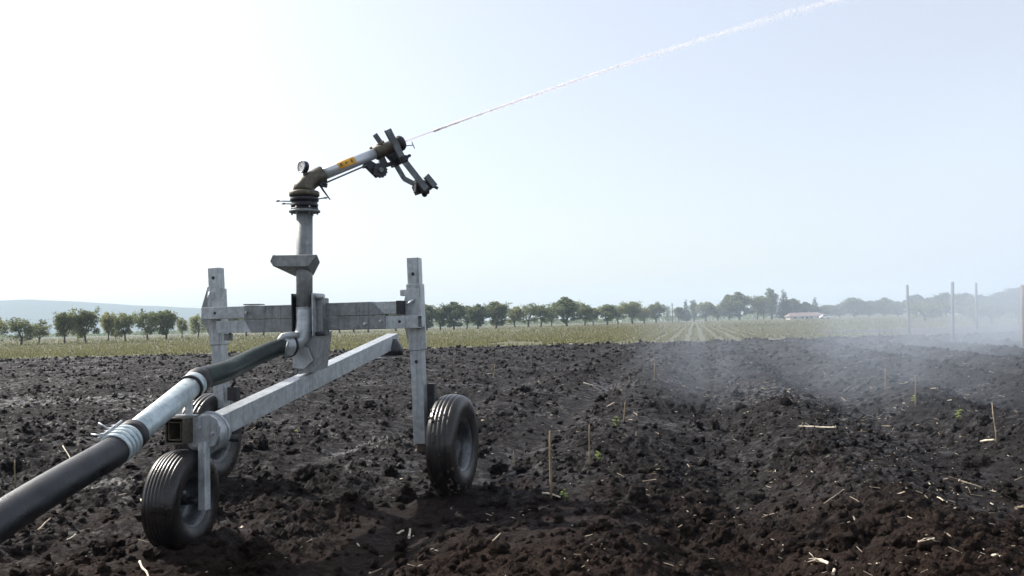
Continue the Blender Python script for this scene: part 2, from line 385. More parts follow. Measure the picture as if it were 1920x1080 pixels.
# hill, far off on the left
hp = [(-2600, 640), (-1700, 600), (-900, 578), (-200, 568), (0, 563), (60, 561), (150, 565), (250, 572), (370, 577), (470, 590), (560, 606), (640, 622)]
hx = [p[0] for p in hp]; hy = [p[1] for p in hp]
nxs, nys = 200, 14; Vh = []
for j in range(nys):
    d = 2300 + j * 100
    for i in range(nxs):
        px = -2600 + 3240 * i / (nxs - 1); top = float(np.interp(px, hx, hy)); w = atd(px, top, 2900)
        prof = math.sin(math.pi * min(1, j / (nys - 1) * 1.0)) ** .8 if 0 < j < nys - 1 else 0
        z = max(-.8, (w.z) * prof + (2.5 * float(perlin(np.array([i * .3]), np.array([j * .9]), 4)[0])) * prof) if prof else -.8
        Vh.append((w.x * d / 2900, d, z))
i = np.arange((nys - 1) * nxs).reshape(nys - 1, nxs)[:, :-1].ravel()
g = npmesh('hill', np.array(Vh), np.stack([i, i + 1, i + nxs + 1, i + nxs], -1), M['forest'], smooth=True)
tag(g, 'long low wooded hill faded blue on the left horizon', kind='structure')

# ------------------------------------------------------------------ loose clods, straw litter
def ico(sub=0):
    t = (1 + 5 ** .5) / 2
    v = [(-1, t, 0), (1, t, 0), (-1, -t, 0), (1, -t, 0), (0, -1, t), (0, 1, t), (0, -1, -t), (0, 1, -t), (t, 0, -1), (t, 0, 1), (-t, 0, -1), (-t, 0, 1)]
    f = [(0, 11, 5), (0, 5, 1), (0, 1, 7), (0, 7, 10), (0, 10, 11), (1, 5, 9), (5, 11, 4), (11, 10, 2), (10, 7, 6), (7, 1, 8), (3, 9, 4), (3, 4, 2), (3, 2, 6), (3, 6, 8), (3, 8, 9), (4, 9, 5), (2, 4, 11), (6, 2, 10), (8, 6, 7), (9, 8, 1)]
    v = [np.array(p) / np.linalg.norm(p) for p in v]
    for _ in range(sub):
        c = {}; nf = []
        def mid(a, b):
            k = (min(a, b), max(a, b))
            if k not in c: q = v[a] + v[b]; v.append(q / np.linalg.norm(q)); c[k] = len(v) - 1
            return c[k]
        for a, b, d in f: x, y, z = mid(a, b), mid(b, d), mid(d, a); nf += [(a, x, z), (b, y, x), (d, z, y), (x, y, z)]
        f = nf
    return np.array(v), np.array(f)
def clods(name, n, sub, dmin, dmax, smin, smax, seed):
    rg = np.random.default_rng(seed); v0, f0 = ico(sub); m = len(v0)
    d = dmin * (dmax / dmin) ** rg.uniform(0, 1, n) ** .8; x = rg.uniform(-.68, .68, n) * (d + .6)
    keep = rg.uniform(0, 1, n) < np.clip(rough_k(x, d) * 1.1, 0.08, 1); x, d = x[keep], d[keep]; n = len(x)
    s = (smin + (smax - smin) * rg.uniform(0, 1, n) ** 3.2) * (1 + np.clip(d - 8, 0, 40) / 14)
    z = height(x, d) + s * rg.uniform(-.15, .35, n)
    q = rg.normal(size=(n, 4)); q /= np.linalg.norm(q, axis=1)[:, None]; a, b, c, e = q.T
    Rm = np.stack([1 - 2 * (c * c + e * e), 2 * (b * c - a * e), 2 * (b * e + a * c), 2 * (b * c + a * e), 1 - 2 * (b * b + e * e), 2 * (c * e - a * b), 2 * (b * e - a * c), 2 * (c * e + a * b), 1 - 2 * (b * b + c * c)], -1).reshape(n, 3, 3)
    loc = v0[None] * (1 + rg.uniform(-.42, .42, (n, m, 1))) * np.stack([rg.uniform(.7, 1.3, n), rg.uniform(.6, 1.1, n), rg.uniform(.5, 1, n)], -1)[:, None, :]
    P = np.einsum('nij,nmj->nmi', Rm, loc) * s[:, None, None] + np.stack([x, d, z], -1)[:, None, :]
    Fc = (f0[None] + (np.arange(n) * m)[:, None, None]).reshape(-1, 3)
    return P.reshape(-1, 3), Fc
a, b = clods('c', 4200, 1, 2.6, 9, .005, .040, 1); c, d = clods('c', 34000, 0, 2.8, 46, .005, .038, 2); e, f = clods('c', 520, 2, 2.8, 14, .030, .085, 3)
o = npmesh('soil_clods', np.concatenate([a, c, e]), np.concatenate([b, d + len(a), f + len(a) + len(c)]), M['soil'])
tag(o, 'loose clods of black earth strewn over the ploughed field', kind='stuff')

def strips(n, dmin, dmax, l0, l1, w0, w1, seed, xlim=.68, bias=None):
    """thin curled straw pieces: a bent box each"""
    rg = np.random.default_rng(seed); d = dmin * (dmax / dmin) ** rg.uniform(0, 1, n); x = rg.uniform(-xlim, xlim, n) * (d + .3)
    if bias is not None: k = rg.uniform(0, 1, n) < bias(x, d); x, d = x[k], d[k]; n = len(x)
    L = l0 + (l1 - l0) * rg.uniform(0, 1, n) ** 2.5; Wd = rg.uniform(w0, w1, n); th = rg.uniform(0, np.pi, n); tilt = rg.normal(0, .28, n); cv = rg.normal(0, .25, n)
    z = height(x, d) + .006 + Wd * .4
    V = []; 
    for k, tt in enumerate((-.5, 0, .5)):
        cx = np.cos(th) * L * tt - np.sin(th) * L * cv * (tt * tt - .12); cy = np.sin(th) * L * tt + np.cos(th) * L * cv * (tt * tt - .12); cz = np.sin(tilt) * L * tt
        for sx, sz in ((-1, 0), (1, 0), (0, 1)):
            V.append(np.stack([x + cx - np.sin(th) * Wd * sx * .5, d + cy + np.cos(th) * Wd * sx * .5, z + cz + Wd * .5 * sz], -1))
    V = np.stack(V, 1)
    f0 = np.array([(0, 1, 4, 3), (1, 2, 5, 4), (2, 0, 3, 5), (3, 4, 7, 6), (4, 5, 8, 7), (5, 3, 6, 8)])
    return V.reshape(-1, 3), (f0[None] + (np.arange(n) * 9)[:, None, None]).reshape(-1, 4)
bz = lambda x, d: np.clip(.05 + 1.1 * sstep(.08, .38, perlin(x * 2.2, d * 2.2, 22)) + .75 * sstep(-.1, .5, x / d) + .25 * sstep(-.42, -.6, x / d) + .5 * perlin(x * .8, d * .8, 21), .05, 1)
a, b = strips(3000, 2.6, 14, .008, .10, .002, .008, 31, bias=bz); c, d = strips(1100, 10, 44, .03, .13, .010, .022, 32, bias=bz)
o = npmesh('straw_litter', np.concatenate([a, c]), np.concatenate([b, d + len(a)]), M['straw'])
tag(o, 'scattered bits of dry straw and chaff on the ploughed earth', kind='stuff')
a, b = strips(1500, 2.6, 34, .006, .035, .004, .012, 33, bias=bz)
o = npmesh('stalk_chips', a, b, M['straw_pale']); tag(o, 'pale chips of chopped maize stalk on the earth', kind='stuff')

# crop plants beyond the ploughed strip
def tufts(n, y0, y1, size, seed, dens=1.0):
    rg = np.random.default_rng(seed); y = y0 * (y1 / y0) ** rg.uniform(0, 1, n); x = rg.uniform(-1.05, .85, n) * y
    a = x * CU.x + y * CU.y; b = x * CV.x + y * CV.y; sp = .9
    snap = np.round(a / sp) * sp + rg.normal(0, .13, n); x = snap * CU.x + b * CV.x; y2 = snap * CU.y + b * CV.y
    k = (y2 > BND - .6 + .9 * perlin(x * .4, y2 * .4, 5) + 9 * rg.uniform(0, 1, n) ** 3) & (perlin(x * .12, y2 * .06, 15) > -.5) & ~((x > 22) & (y2 < 68)); x, y = x[k], y2[k]; n = len(x)
    z = np.where(y < BND, 0, 0) + height(x, y) * sstep(90, 46, y)
    V = []; s = size * rg.uniform(.5, 1.3, n)
    for kk in range(3):
        th = rg.uniform(0, 2 * np.pi, n); ln = rg.uniform(.2, .8, n)
        bx, by = np.cos(th), np.sin(th)
        V += [np.stack([x - by * .05 * s / .2, y + bx * .05 * s / .2, z - .02], -1), np.stack([x + by * .05 * s / .2, y - bx * .05 * s / .2, z - .02], -1),
              np.stack([x + bx * s * ln, y + by * s * ln, z + s * (1.1 - .5 * ln)], -1)]
    V = np.stack(V, 1); f0 = np.arange(9).reshape(3, 3)
    return V.reshape(-1, 3), (f0[None] + (np.arange(n) * 9)[:, None, None]).reshape(-1, 3), rg.uniform(0, 1, n * 3)
a, b, t1 = tufts(52000, 45, 120, .17, 41); c, d, t2 = tufts(27000, 110, 420, .30, 42)
o = npmesh('crop_plants', np.concatenate([a, c]), np.concatenate([b, d + len(a)]), M['crop'], attr=np.concatenate([t1, t2]))
tag(o, 'rows of low yellow green crop plants beyond the ploughed earth', kind='stuff')

# ------------------------------------------------------------------ trees
def tree_mesh(kind, seed):
    """unit tree, height 1; returns trunk mesh and crown mesh"""
    rnd = random.Random(seed); rg = np.random.default_rng(seed); tb = MB(); tips = []
    def limb(p, d, ln, r, lvl):
        pts = [p]; q = p.copy(); dd = d.normalized(); seg = 4
        for k in range(seg):
            dd = (dd + Vector((rnd.gauss(0, .13), rnd.gauss(0, .13), .05))).normalized(); q = q + dd * ln / seg; pts.append(q.copy())
            if lvl > 0 and k >= 1: tips.append(q.copy())
        tb.tube(pts, [r * (1 - .62 * i / seg) for i in range(seg + 1)], 6)
        if lvl < 2:
            for _ in range(3 if lvl else 2):
                b = pts[rnd.choice((2, 3, 4))]; nd = (dd + Vector((rnd.gauss(0, .7), rnd.gauss(0, .7), rnd.uniform(-.1, .5)))).normalized(); limb(b, nd, ln * .6, r * .45, lvl + 1)
    if kind in ('orchard', 'dense', 'open'):
        th = {'orchard': .24, 'dense': .17, 'open': .22}[kind]; lean = Vector((rnd.gauss(0, .02), rnd.gauss(0, .02), 0))
        tb.tube([Vector((0, 0, -.03)), Vector((0, 0, 0)) + lean * .2, lean * .6 + Vector((0, 0, th * .55)), lean + Vector((0, 0, th))], [.035, .026, .021, .022], 8)
        nl = rnd.randint(4, 6)
        for k in range(nl):
            a = 2 * math.pi * (k + rnd.uniform(-.3, .3)) / nl; limb(lean + Vector((0, 0, th - .02)), Vector((math.cos(a) * .36, math.sin(a) * .36, 1)), .40, .014, 0)
        lobes = [(Vector((0, 0, .62)), .25)]
        for k in range(26):
            a = rnd.uniform(0, 6.28); zz = rnd.uniform({'dense': .13}.get(kind, .20), .90); ee = max(.05, 1 - ((zz - .50) / .43) ** 2) ** .8; rr = rnd.uniform(.3, 1.0) * .25 * ee + .01
            lobes.append((Vector((math.cos(a) * rr, math.sin(a) * rr, zz)), rnd.uniform(.06, .13) * (.55 + .45 * ee)))
        n = {'orchard': 5200, 'dense': 7500, 'open': 3000}[kind]; ls = .046
    elif kind == 'conifer':
        tb.tube([Vector((0, 0, -.03)), Vector((0, 0, .5)), Vector((.004, 0, .98))], [.02, .013, .002], 6)
        lobes = [(Vector((rnd.gauss(0, .02), rnd.gauss(0, .02), .12 + .84 * k / 17)), .185 * (1 - k / 18.5) * rnd.uniform(.8, 1.2) + .012) for k in range(18)]; n = 3500; ls = .036
    elif kind == 'poplar':
        tb.tube([Vector((0, 0, -.03)), Vector((0, 0, .5)), Vector((.01, 0, .95))], [.022, .014, .003], 6)
        lobes = [(Vector((rnd.gauss(0, .03), rnd.gauss(0, .03), .15 + .8 * k / 15)), .10 * math.sin(math.pi * (k + 1.6) / 17.5) + .03) for k in range(16)]; n = 3200; ls = .038
    else:                                                   # bush
        tb.tube([Vector((0, 0, -.03)), Vector((0, 0, .35))], [.03, .015], 6)
        lobes = [(Vector((rnd.uniform(-.45, .45), rnd.uniform(-.3, .3), rnd.uniform(.25, .75))), rnd.uniform(.15, .3)) for k in range(14)]; n = 3000; ls = .04
    w = np.array([l[1] ** 2 for l in lobes]); w /= w.sum(); li = rg.choice(len(lobes), n, p=w)
    c = np.array([tuple(l[0]) for l in lobes])[li]; r = np.array([l[1] for l in lobes])[li]
    q = rg.normal(size=(n, 3)); q /= np.linalg.norm(q, axis=1)[:, None]; P = c + q * (r * rg.uniform(.25, 1.08, n) ** .6)[:, None]
    if kind in ('orchard', 'open', 'dense') and tips:       # leaves along the limbs as well
        tp = np.array([tuple(t) for t in tips]); m = n // 5; P[:m] = tp[rg.integers(0, len(tp), m)] + rg.normal(0, .035, (m, 3))
    P[:, 2] = np.clip(P[:, 2], {'orchard': .13, 'open': .16, 'dense': .07}.get(kind, .05), None)
    u = rg.normal(size=(n, 3)); u /= np.linalg.norm(u, axis=1)[:, None]; v = np.cross(u, rg.normal(size=(n, 3))); v /= np.linalg.norm(v, axis=1)[:, None]
    s = (ls * rg.uniform(.5, 1.15, n))[:, None]
    Vq = np.stack([P - u * s * .5, P + v * s * .35, P + u * s * .5, P - v * s * .35], 1).reshape(-1, 3)
    return tb, Vq, np.arange(4 * n).reshape(n, 4), rg.uniform(0, 1, n) * (rg.uniform(0, 1, n) > .5)
LM = {'orchard': 'leaf', 'open': 'leaf', 'dense': 'leaf_dark', 'conifer': 'needle', 'poplar': 'leaf_dark', 'bush': 'leaf_dark', 'lime': 'leaf_lime'}
PROTO = {}
def proto(kind, k):
    key = (kind, k)
    if key not in PROTO:
        tb, V, F, at = tree_mesh('open' if kind == 'lime' else kind, 100 + k * 7 + len(kind))
        t = tb.build('trunk', M['bark']); c = npmesh('crown', V, F, M[LM[kind]], attr=at)
        PROTO[key] = (t.data, c.data); bpy.data.objects.remove(t); bpy.data.objects.remove(c)
    return PROTO[key]
def tree(px, topy, wpx, d, kind, k, name, label, cat, group):
    p = atd(px, topy - 2, d); h = p.z; w = wpx * (1.04 if px < 380 else 1.2) / FOC * d; h *= 1.06 if px < 1260 else 1
    base = {'orchard': .62, 'open': .62, 'lime': .62, 'dense': .62, 'conifer': .38, 'poplar': .26, 'bush': 1.2}[kind]
    h *= random.Random(px + 3).uniform(.97, 1.07); e = empty(name, (p.x, d, -.02), random.Random(px).uniform(0, 6.28)); sx = max(.5, w / base / h)
    e.scale = (h * sx, h * sx, h); td, cdm = proto(kind, k % 3)
    for nm, me in (('trunk', td), ('crown', cdm)):
        o = bpy.data.objects.new(nm, me); COL.objects.link(o); o.parent = e
    return tag(e, label, cat, group)
OG = 'orchard trees along the far edge of the field'
left = [  # px, top y, crown width px, distance, kind, label
 (-6, 596, 40, 120, 'open', 'thin grey green orchard tree cut by the left edge of the photo'),
 (40, 596, 52, 117, 'open', 'thin spreading tree, first whole orchard tree from the left edge'),
 (73, 606, 36, 132, 'open', 'small thin tree, second whole orchard tree from the left edge'),
 (121, 591, 40, 121, 'orchard', 'rounded tree on a straight trunk, third whole tree from the left edge'),
 (146, 600, 26, 160, 'orchard', 'small tree half hidden left of the tallest tree before the hill'),
 (161, 579, 52, 124, 'orchard', 'tallest orchard tree in front of the blue hill, forked trunk'),
 (202, 588, 30, 138, 'orchard', 'narrow orchard tree just right of the tallest one before the hill'),
 (217, 604, 22, 175, 'open', 'tiny thin tree behind the gap right of the narrow orchard tree'),
 (235, 591, 42, 137, 'orchard', 'bright green low orchard tree with forked trunk between two gaps, left of the post'),
 (276, 581, 46, 142, 'open', 'brownish leaved orchard tree left of the broad dense one'),
 (311, 581, 50, 146, 'orchard', 'broad dense orchard tree, last full crown before the left post'),
 (341, 596, 26, 165, 'open', 'small pale tree between the broad orchard tree and the left post'),
 (370, 588, 34, 158, 'open', 'slender pale tree standing right beside the left post of the cart'),
 (432, 590, 40, 178, 'orchard', 'orchard tree mostly hidden behind the cross beam, nearest the left post'),
 (461, 588, 40, 182, 'orchard', 'orchard tree behind the cross beam, second trunk right of the left post'),
 (493, 586, 40, 186, 'orchard', 'orchard tree behind the cross beam, third trunk right of the left post'),
 (528, 588, 36, 192, 'orchard', 'orchard tree behind the cross beam, just left of the riser pipe'),
 (637, 586, 40, 205, 'orchard', 'orchard tree behind the cross beam, first trunk right of the riser pipe'),
 (662, 584, 40, 209, 'orchard', 'orchard tree behind the cross beam, second trunk right of the riser pipe'),
 (690, 584, 40, 212, 'orchard', 'orchard tree behind the cross beam, third trunk right of the riser pipe'),
 (742, 580, 40, 220, 'orchard', 'orchard tree seen in the gap left of the right post'),
 (800, 572, 38, 224, 'dense', 'dark tree touching the right side of the right post'),
 (825, 577, 34, 228, 'orchard', 'low green tree in the dense row right of the right post, second from the post'),
 (850, 568, 42, 226, 'dense', 'big dark round tree, third from the right post'),
 (875, 577, 30, 240, 'orchard', 'narrow gap filling tree, fourth from the right post'),
 (894, 571, 40, 234, 'dense', 'dark leafy tree, fifth from the right post'),
 (929, 568, 46, 238, 'dense', 'broad round tree on a single trunk, sixth from the right post'),
 (965, 579, 34, 270, 'orchard', 'lower pale tree in the gap after the broad round one'),
 (990, 570, 38, 275, 'open', 'thin topped tree left of centre in the tree row, two trunks from the tall one'),
 (1013, 573, 34, 280, 'orchard', 'grey green tree just before the tall tree of the row'),
 (1033, 580, 28, 290, 'orchard', 'low tree at the left foot of the tall tree of the row'),
 (1062, 562, 50, 262, 'dense', 'tallest dark tree in the row right of centre'),
 (1096, 572, 34, 300, 'orchard', 'pale tree leaning on the right side of the tallest row tree'),
 (1112, 579, 26, 312, 'orchard', 'small tree, second right of the tallest row tree'),
 (1138, 572, 38, 310, 'orchard', 'round hazy tree, third right of the tallest row tree'),
 (1158, 576, 30, 318, 'open', 'thin hazy tree, fourth right of the tallest row tree'),
 (1184, 569, 40, 322, 'orchard', 'broad hazy tree, fifth right of the tallest row tree'),
 (1207, 578, 28, 335, 'orchard', 'small hazy tree, sixth right of the tallest row tree'),
 (1229, 571, 36, 340, 'orchard', 'last round hazy tree of the row before the pole'),
]
for i, (px, ty, w, d, kd, lab) in enumerate(left):
    tree(px, ty, w, d, kd, i, 'orchard_tree', lab, 'tree', OG)
FG = 'mixed trees on the hazy far right horizon'
right = [
 (1252, 577, 22, 385, 'bush', 'low bush beside the chimney like pole on the horizon'),
 (1272, 576, 22, 390, 'orchard', 'low hazy tree just right of the chimney like pole'),
 (1286, 563, 16, 395, 'conifer', 'small pointed tree left in the hazy group after the pole'),
 (1300, 564, 14, 400, 'poplar', 'narrow upright tree, second point after the pole'),
 (1322, 567, 40, 395, 'orchard', 'rounded hazy tree left of the big dark clump'),
 (1345, 574, 30, 402, 'orchard', 'low tree at the left foot of the big dark clump'),
 (1366, 553, 28, 392, 'dense', 'left half of the big dark clump, ragged top'),
 (1385, 548, 42, 390, 'dense', 'big dark clump of foliage tallest among the hazy trees'),
 (1418, 553, 30, 405, 'orchard', 'greyish tree between the dark clump and the poplars'),
 (1430, 557, 26, 412, 'orchard', 'hazy tree left of the tall poplar'),
 (1445, 542, 20, 408, 'poplar', 'tall slim poplar left of the spruce above the house'),
 (1468, 542, 26, 404, 'conifer', 'dark pointed spruce just left of the house'),
 (1484, 562, 34, 425, 'dense', 'rounded tree behind the left end of the house roof'),
 (1508, 566, 36, 440, 'dense', 'rounded tree behind the middle of the house roof'),
 (1528, 559, 18, 435, 'conifer', 'small spruce behind the right end of the house'),
 (1550, 573, 34, 438, 'orchard', 'low hazy tree behind the parked white car'),
 (1575, 571, 34, 430, 'dense', 'hazy round tree, first right of the parked white car'),
 (1600, 558, 42, 420, 'dense', 'taller hazy tree, second right of the parked white car'),
 (1628, 566, 38, 415, 'dense', 'hazy tree, third right of the parked white car'),
 (1655, 560, 40, 405, 'dense', 'hazy tree left of the first tall post'),
 (1682, 566, 36, 395, 'dense', 'hazy tree touching the first tall post on its left'),
 (1716, 553, 38, 330, 'dense', 'taller hazy tree right behind the first tall post'),
 (1745, 560, 40, 300, 'dense', 'hazy tree halfway between the two tall posts'),
 (1772, 548, 44, 280, 'dense', 'hazy tree just left of the second tall post'),
 (1806, 551, 44, 260, 'dense', 'hazy tree right of the second tall post'),
 (1840, 552, 46, 240, 'dense', 'big misty tree behind the third, fainter post'),
 (1875, 548, 50, 210, 'dense', 'big misty tree near the right edge'),
 (1912, 538, 60, 170, 'dense', 'tall misty tree cut by the right edge of the photo'),
 (1732, 566, 60, 120, 'lime', 'light green sapling between the first two tall posts'),
 (1858, 564, 50, 78, 'lime', 'light green young tree on a thin trunk inside the mist'),
 (1828, 568, 40, 88, 'lime', 'light green young tree beside the third, fainter post'),
 (1908, 562, 40, 82, 'lime', 'light green young tree at the right edge beside the wooden post'),
]
for i, (px, ty, w, d, kd, lab) in enumerate(right):
    nm = {'conifer': 'spruce_tree', 'poplar': 'poplar_tree', 'bush': 'bush', 'lime': 'young_tree'}.get(kd, 'leafy_tree')
    tree(px, ty, w, d, kd, i, nm, lab, 'bush' if kd == 'bush' else 'tree', FG)
# far woods, a low broken line well behind the orchard
rg = np.random.default_rng(77); n = 24000; fx = rg.uniform(-560, 420, n); fd = rg.uniform(610, 680, n)
fh = (4.2 + 3.0 * perlin(fx * .035, fx * 0 + 1.5, 6) + 2.2 * perlin(fx * .13, fx * 0 + 3.5, 6)).clip(1.5, 9) * (.45 + .55 * sstep(-250, -190, fx)); fz = fh * rg.uniform(0, 1, n) ** .7
P = np.stack([fx, fd, fz], -1); u = rg.normal(size=(n, 3)); u /= np.linalg.norm(u, axis=1)[:, None]; w = np.cross(u, rg.normal(size=(n, 3))); w /= np.linalg.norm(w, axis=1)[:, None]
q = rg.uniform(.5, 1.1, n)[:, None]; Vq = np.stack([P - u * q, P + w * q * .7, P + u * q, P - w * q * .7], 1).reshape(-1, 3)
tag(npmesh('far_woods', Vq, np.arange(4 * n).reshape(n, 4), M['leaf_dark'], attr=rg.uniform(0, 1, n)), 'low line of far off woods seen between the orchard trunks', kind='stuff')

# ------------------------------------------------------------------ house, car, pole, posts
hc = atd(1508, 597, 350); e = empty('farmhouse', (hc.x, 350, -.2), R(-4)); e.scale = (1, 1, .92); tag(e, 'low white farmhouse with dull red roof among the hazy trees', 'house')
mb = MB(); mb.box((0, 0, .65), (13.0, 7, 1.9)); wall = mb.build('wall', M['plaster'], e)
mb = MB(); mb.add([(-7.4, -4.2, 1.45), (7.4, -4.2, 1.45), (7.4, 4.2, 1.45), (-7.4, 4.2, 1.45), (-5.6, 0, 3.15), (5.6, 0, 3.15)], [(0, 1, 5, 4), (1, 2, 5), (2, 3, 4, 5), (3, 0, 4), (3, 2, 1, 0)]); roof = mb.build('roof', M['roof'], e)
mb = MB(); mb.box((2.2, .4, 3.3), (.6, .6, 1.0)); mb.build('chimney', M['roof'], roof)
for x in (-4.6, -1.6, 1.9, 4.7):
    mb = MB(); mb.box((x, -3.55, .85), (1.1, .12, .9)); w_ = mb.build('window', M['plaster'], e)
    mb = MB(); mb.box((x, -3.62, .85), (.85, .04, .68)); mb.build('pane', M['pane'], w_)
mb = MB(); mb.box((.2, -3.55, .5), (.9, .1, 1.4)); mb.build('door', M['bark'], e)
cc = atd(1547, 597, 330); e = empty('parked_car', (cc.x, 330, 0), 0); tag(e, 'tiny white car parked right of the low farmhouse', 'car')
mb = MB(); prof = [(-2.1, .35), (-2.1, .85), (-1.5, 1.0), (-1.0, 1.55), (.7, 1.6), (1.3, 1.05), (2.0, .9), (2.1, .35)]
mb.prism([(x, -.85, z) for x, z in prof], (0, 1.7, 0)); mb.build('body', M['car'], e, .05)
mb = MB(); mb.prism([(-1.35, -.87, 1.05), (-.95, -.87, 1.45), (.6, -.87, 1.48), (1.05, -.87, 1.05)], (0, .015, 0)); mb.build('window', M['pane'], e)
for x in (-1.3, 1.3):
    for y in (-.8, .8): mb = MB(); mb.cyl((x, y - .1, .3), (x, y + .1, .3), .32, 14); mb.build('wheel', M['black'], e)
pc = atd(1260, 568, 360); e = empty('utility_pole', (pc.x, 360, -.1)); tag(e, 'lone utility pole on the horizon at the end of the tree row', 'pole')
mb = MB(); mb.cyl((0, 0, 0), (0, 0, pc.z + .1), .16, 8); mb.build('pole', M['bark'], e); mb = MB(); mb.box((0, -.2, pc.z - .8), (1.6, .12, .14)); mb.build('cross_arm', M['bark'], e)

def field_post(px, ty, by, r, name, label, m, lean=0):
    b = atz(px + lean, by); tp = atd(px, ty, b.y); e = empty(name, (b.x, b.y, 0)); tag(e, label, 'post', 'tall posts standing in the mist')
    mb = MB(); dx = tp.x - b.x; mb.tube([(0, 0, -.3), (dx * .3, 0, tp.z * .3), (dx * .65, .01, tp.z * .65), (dx, 0, tp.z)], [r, r * 1.02, r * .96, r], 8); mb.build('shaft', m, e)
    mb = MB(); mb.cyl((dx, 0, tp.z), (dx, 0, tp.z + .03), r * .8, 8); mb.build('cap', m, e)
    mb = MB(); mb.cyl((dx * .8 - r * 1.2, -r, tp.z * .8), (dx * .8 + r * 1.2, -r, tp.z * .8), .012, 6); mb.build('wire_staple', M['arm_steel'], e)
field_post(1701, 535, 626, .075, 'trellis_post', 'first tall post from the left, leaning slightly, in the mist on the right', M['concrete'], 4)
field_post(1786, 530, 641, .065, 'trellis_post', 'second tall post from the left, upright in the thickening mist', M['concrete'], 1)
field_post(1830, 531, 617, .085, 'trellis_post', 'third tall post, faintest of them, behind the young green trees', M['concrete'], 2)
field_post(1917, 536, 655, .06, 'trellis_post', 'tall pale wooden post at the very right edge of the photo', M['wood'], 2)

# ------------------------------------------------------------------ the irrigation cart
cart = empty('irrigation_cart', tuple(CART), -CA)
tag(cart, 'galvanised three wheeled irrigation gun cart standing on ploughed earth', 'irrigation cart')
def box_w(px0, py0, px1, py1, Y):
    a, b = LP(px0, py0, Y), LP(px1, py1, Y); return a, b
W_ = .085
# posts
LB, LT = Vector((-.697, .0425, .37)), Vector((-.745, .0425, 1.675)); RB, RT = Vector((.841, .0425, .375)), Vector((.817, .0425, 1.686))
def holes(a, b, zs, y):
    mb = MB()
    for z in zs:
        k = (z - a.z) / (b.z - a.z); p = a.lerp(b, k); mb.cyl((p.x, y - .0012, z), (p.x, y + .003, z), .011, 10)
    return mb
for a, b in ((LB, LT), (RB, RT)):
    mb = MB(); mb.bar(a, b, W_, W_, (0, 1, 0), .006); post = mb.build('support_post', M['galv'], cart, .004)
    for z in (.62, .95, 1.60) if a is LB else (.95, 1.57):
        k = (z - a.z) / (b.z - a.z); p = a.lerp(b, k); mb = MB(); mb.cyl((p.x, -.0015, z), (p.x, .004, z), .013, 12); mb.build('bolt_hole', M['black'], post)
# post sleeves with gusset plates
def sleeve(a, b, z0, z1):
    k0, k1 = (z0 - a.z) / (b.z - a.z), (z1 - a.z) / (b.z - a.z); mb = MB(); mb.bar(a.lerp(b, k0), a.lerp(b, k1), .103, .103, (0, 1, 0), .008); return mb.build('post_sleeve', M['galv'], cart, .004)
sl = sleeve(LB, LT, 1.10, 1.52); sr = sleeve(RB, RT, 1.03, 1.50)
def plate(pts, Y, th, name, m, par=cart, bv=.002):
    mb = MB(); mb.prism([LP(x, y, Y) for x, y in pts], (0, th, 0)); return mb.build(name, m, par, bv)
plate([(389, 538), (403, 538), (403, 632), (394, 632), (378, 601), (377, 579)], .102, .007, 'gusset_plate', M['galv_dirty_shade'])  # back plate: shade behind the post painted in with the darker steel
plate([(408, 539), (419, 539), (420, 577), (397, 577)], -.020, .007, 'gusset_plate', M['galv'])
plate([(762, 541), (785, 541), (789, 592), (752, 592)], -.020, .007, 'gusset_plate', M['galv'])
plate([(758, 612), (782, 612), (786, 655), (768, 655)], .102, .007, 'gusset_plate', M['galv_dirty_shade'])  # lower back plate, darker steel again stands in for shade
plate([(783, 612), (797, 612), (799, 655), (792, 655)], -.020, .007, 'gusset_plate', M['galv'])
# telescoping cross beam: upper tube leaves to the left, lower tube to the right
YB = -.068; TH = .088
def xb(px, py, Y=YB - .045): return LP(px, py, Y)
uz, lz = 1.334, 1.231
x0, x1 = xb(377, 588).x, xb(752, 577).x
mb = MB(); mb.bar((x0, YB, uz), (x1, YB, uz), TH, TH, (0, 0, 1), .006); ub = mb.build('beam_tube', M['galv'], cart, .004)
mb = MB(); mb.box((x1 - .018, YB, uz), (.036, TH + .008, TH + .008)); mb.build('end_cap', M['dark_iron'], ub, .003)
mb = MB(); mb.cyl((x0 + .11, YB - .0455, uz), (x0 + .11, YB - .04, uz), .011, 10); mb.build('bolt_hole', M['black'], ub)
x0, x1 = xb(405, 612).x, xb(784, 604).x
mb = MB(); mb.bar((x0, YB, lz), (x1, YB, lz), TH, TH, (0, 0, 1), .006); lb = mb.build('beam_tube', M['galv'], cart, .004)
p = xb(749, 603); mb = MB(); mb.cyl((p.x, YB - .0455, p.z), (p.x, YB - .04, p.z), .011, 10); mb.build('bolt_hole', M['black'], lb)
# outer sleeves with slanted ends, weathered
YF = YB - .052
def sleeve_pair(pu, pl):
    for pts in (pu, pl):
        mb = MB(); mb.prism([LP(x, y, YF) for x, y in pts], (0, .104, 0)); s = mb.build('beam_sleeve', M['galv_dirty_shade'], cart, .004)
sleeve_pair([(457, 573.5), (552, 571.5), (552, 597.4), (457, 598.8)], [(457, 599.6), (552, 598.1), (552, 622), (472, 624)])
sleeve_pair([(606, 568.5), (697, 565.5), (721.6, 590.4), (606, 593.4)], [(606, 594.1), (722, 591.1), (723, 616.5), (606, 619.5)])
plate([(456, 570), (484, 569.5), (484, 571.5), (456, 572.5)], YF - .01, .10, 'stop_plate', M['galv_dirty_shade'])
for px, py in ((460, 586), (683, 607), (712, 602)):
    q = LP(px, py, YF - .02); mb = MB(); mb.cyl(q, q + Vector((0, .03, 0)), .010, 6); mb.build('clamp_bolt', M['galv_light'], cart, .001)
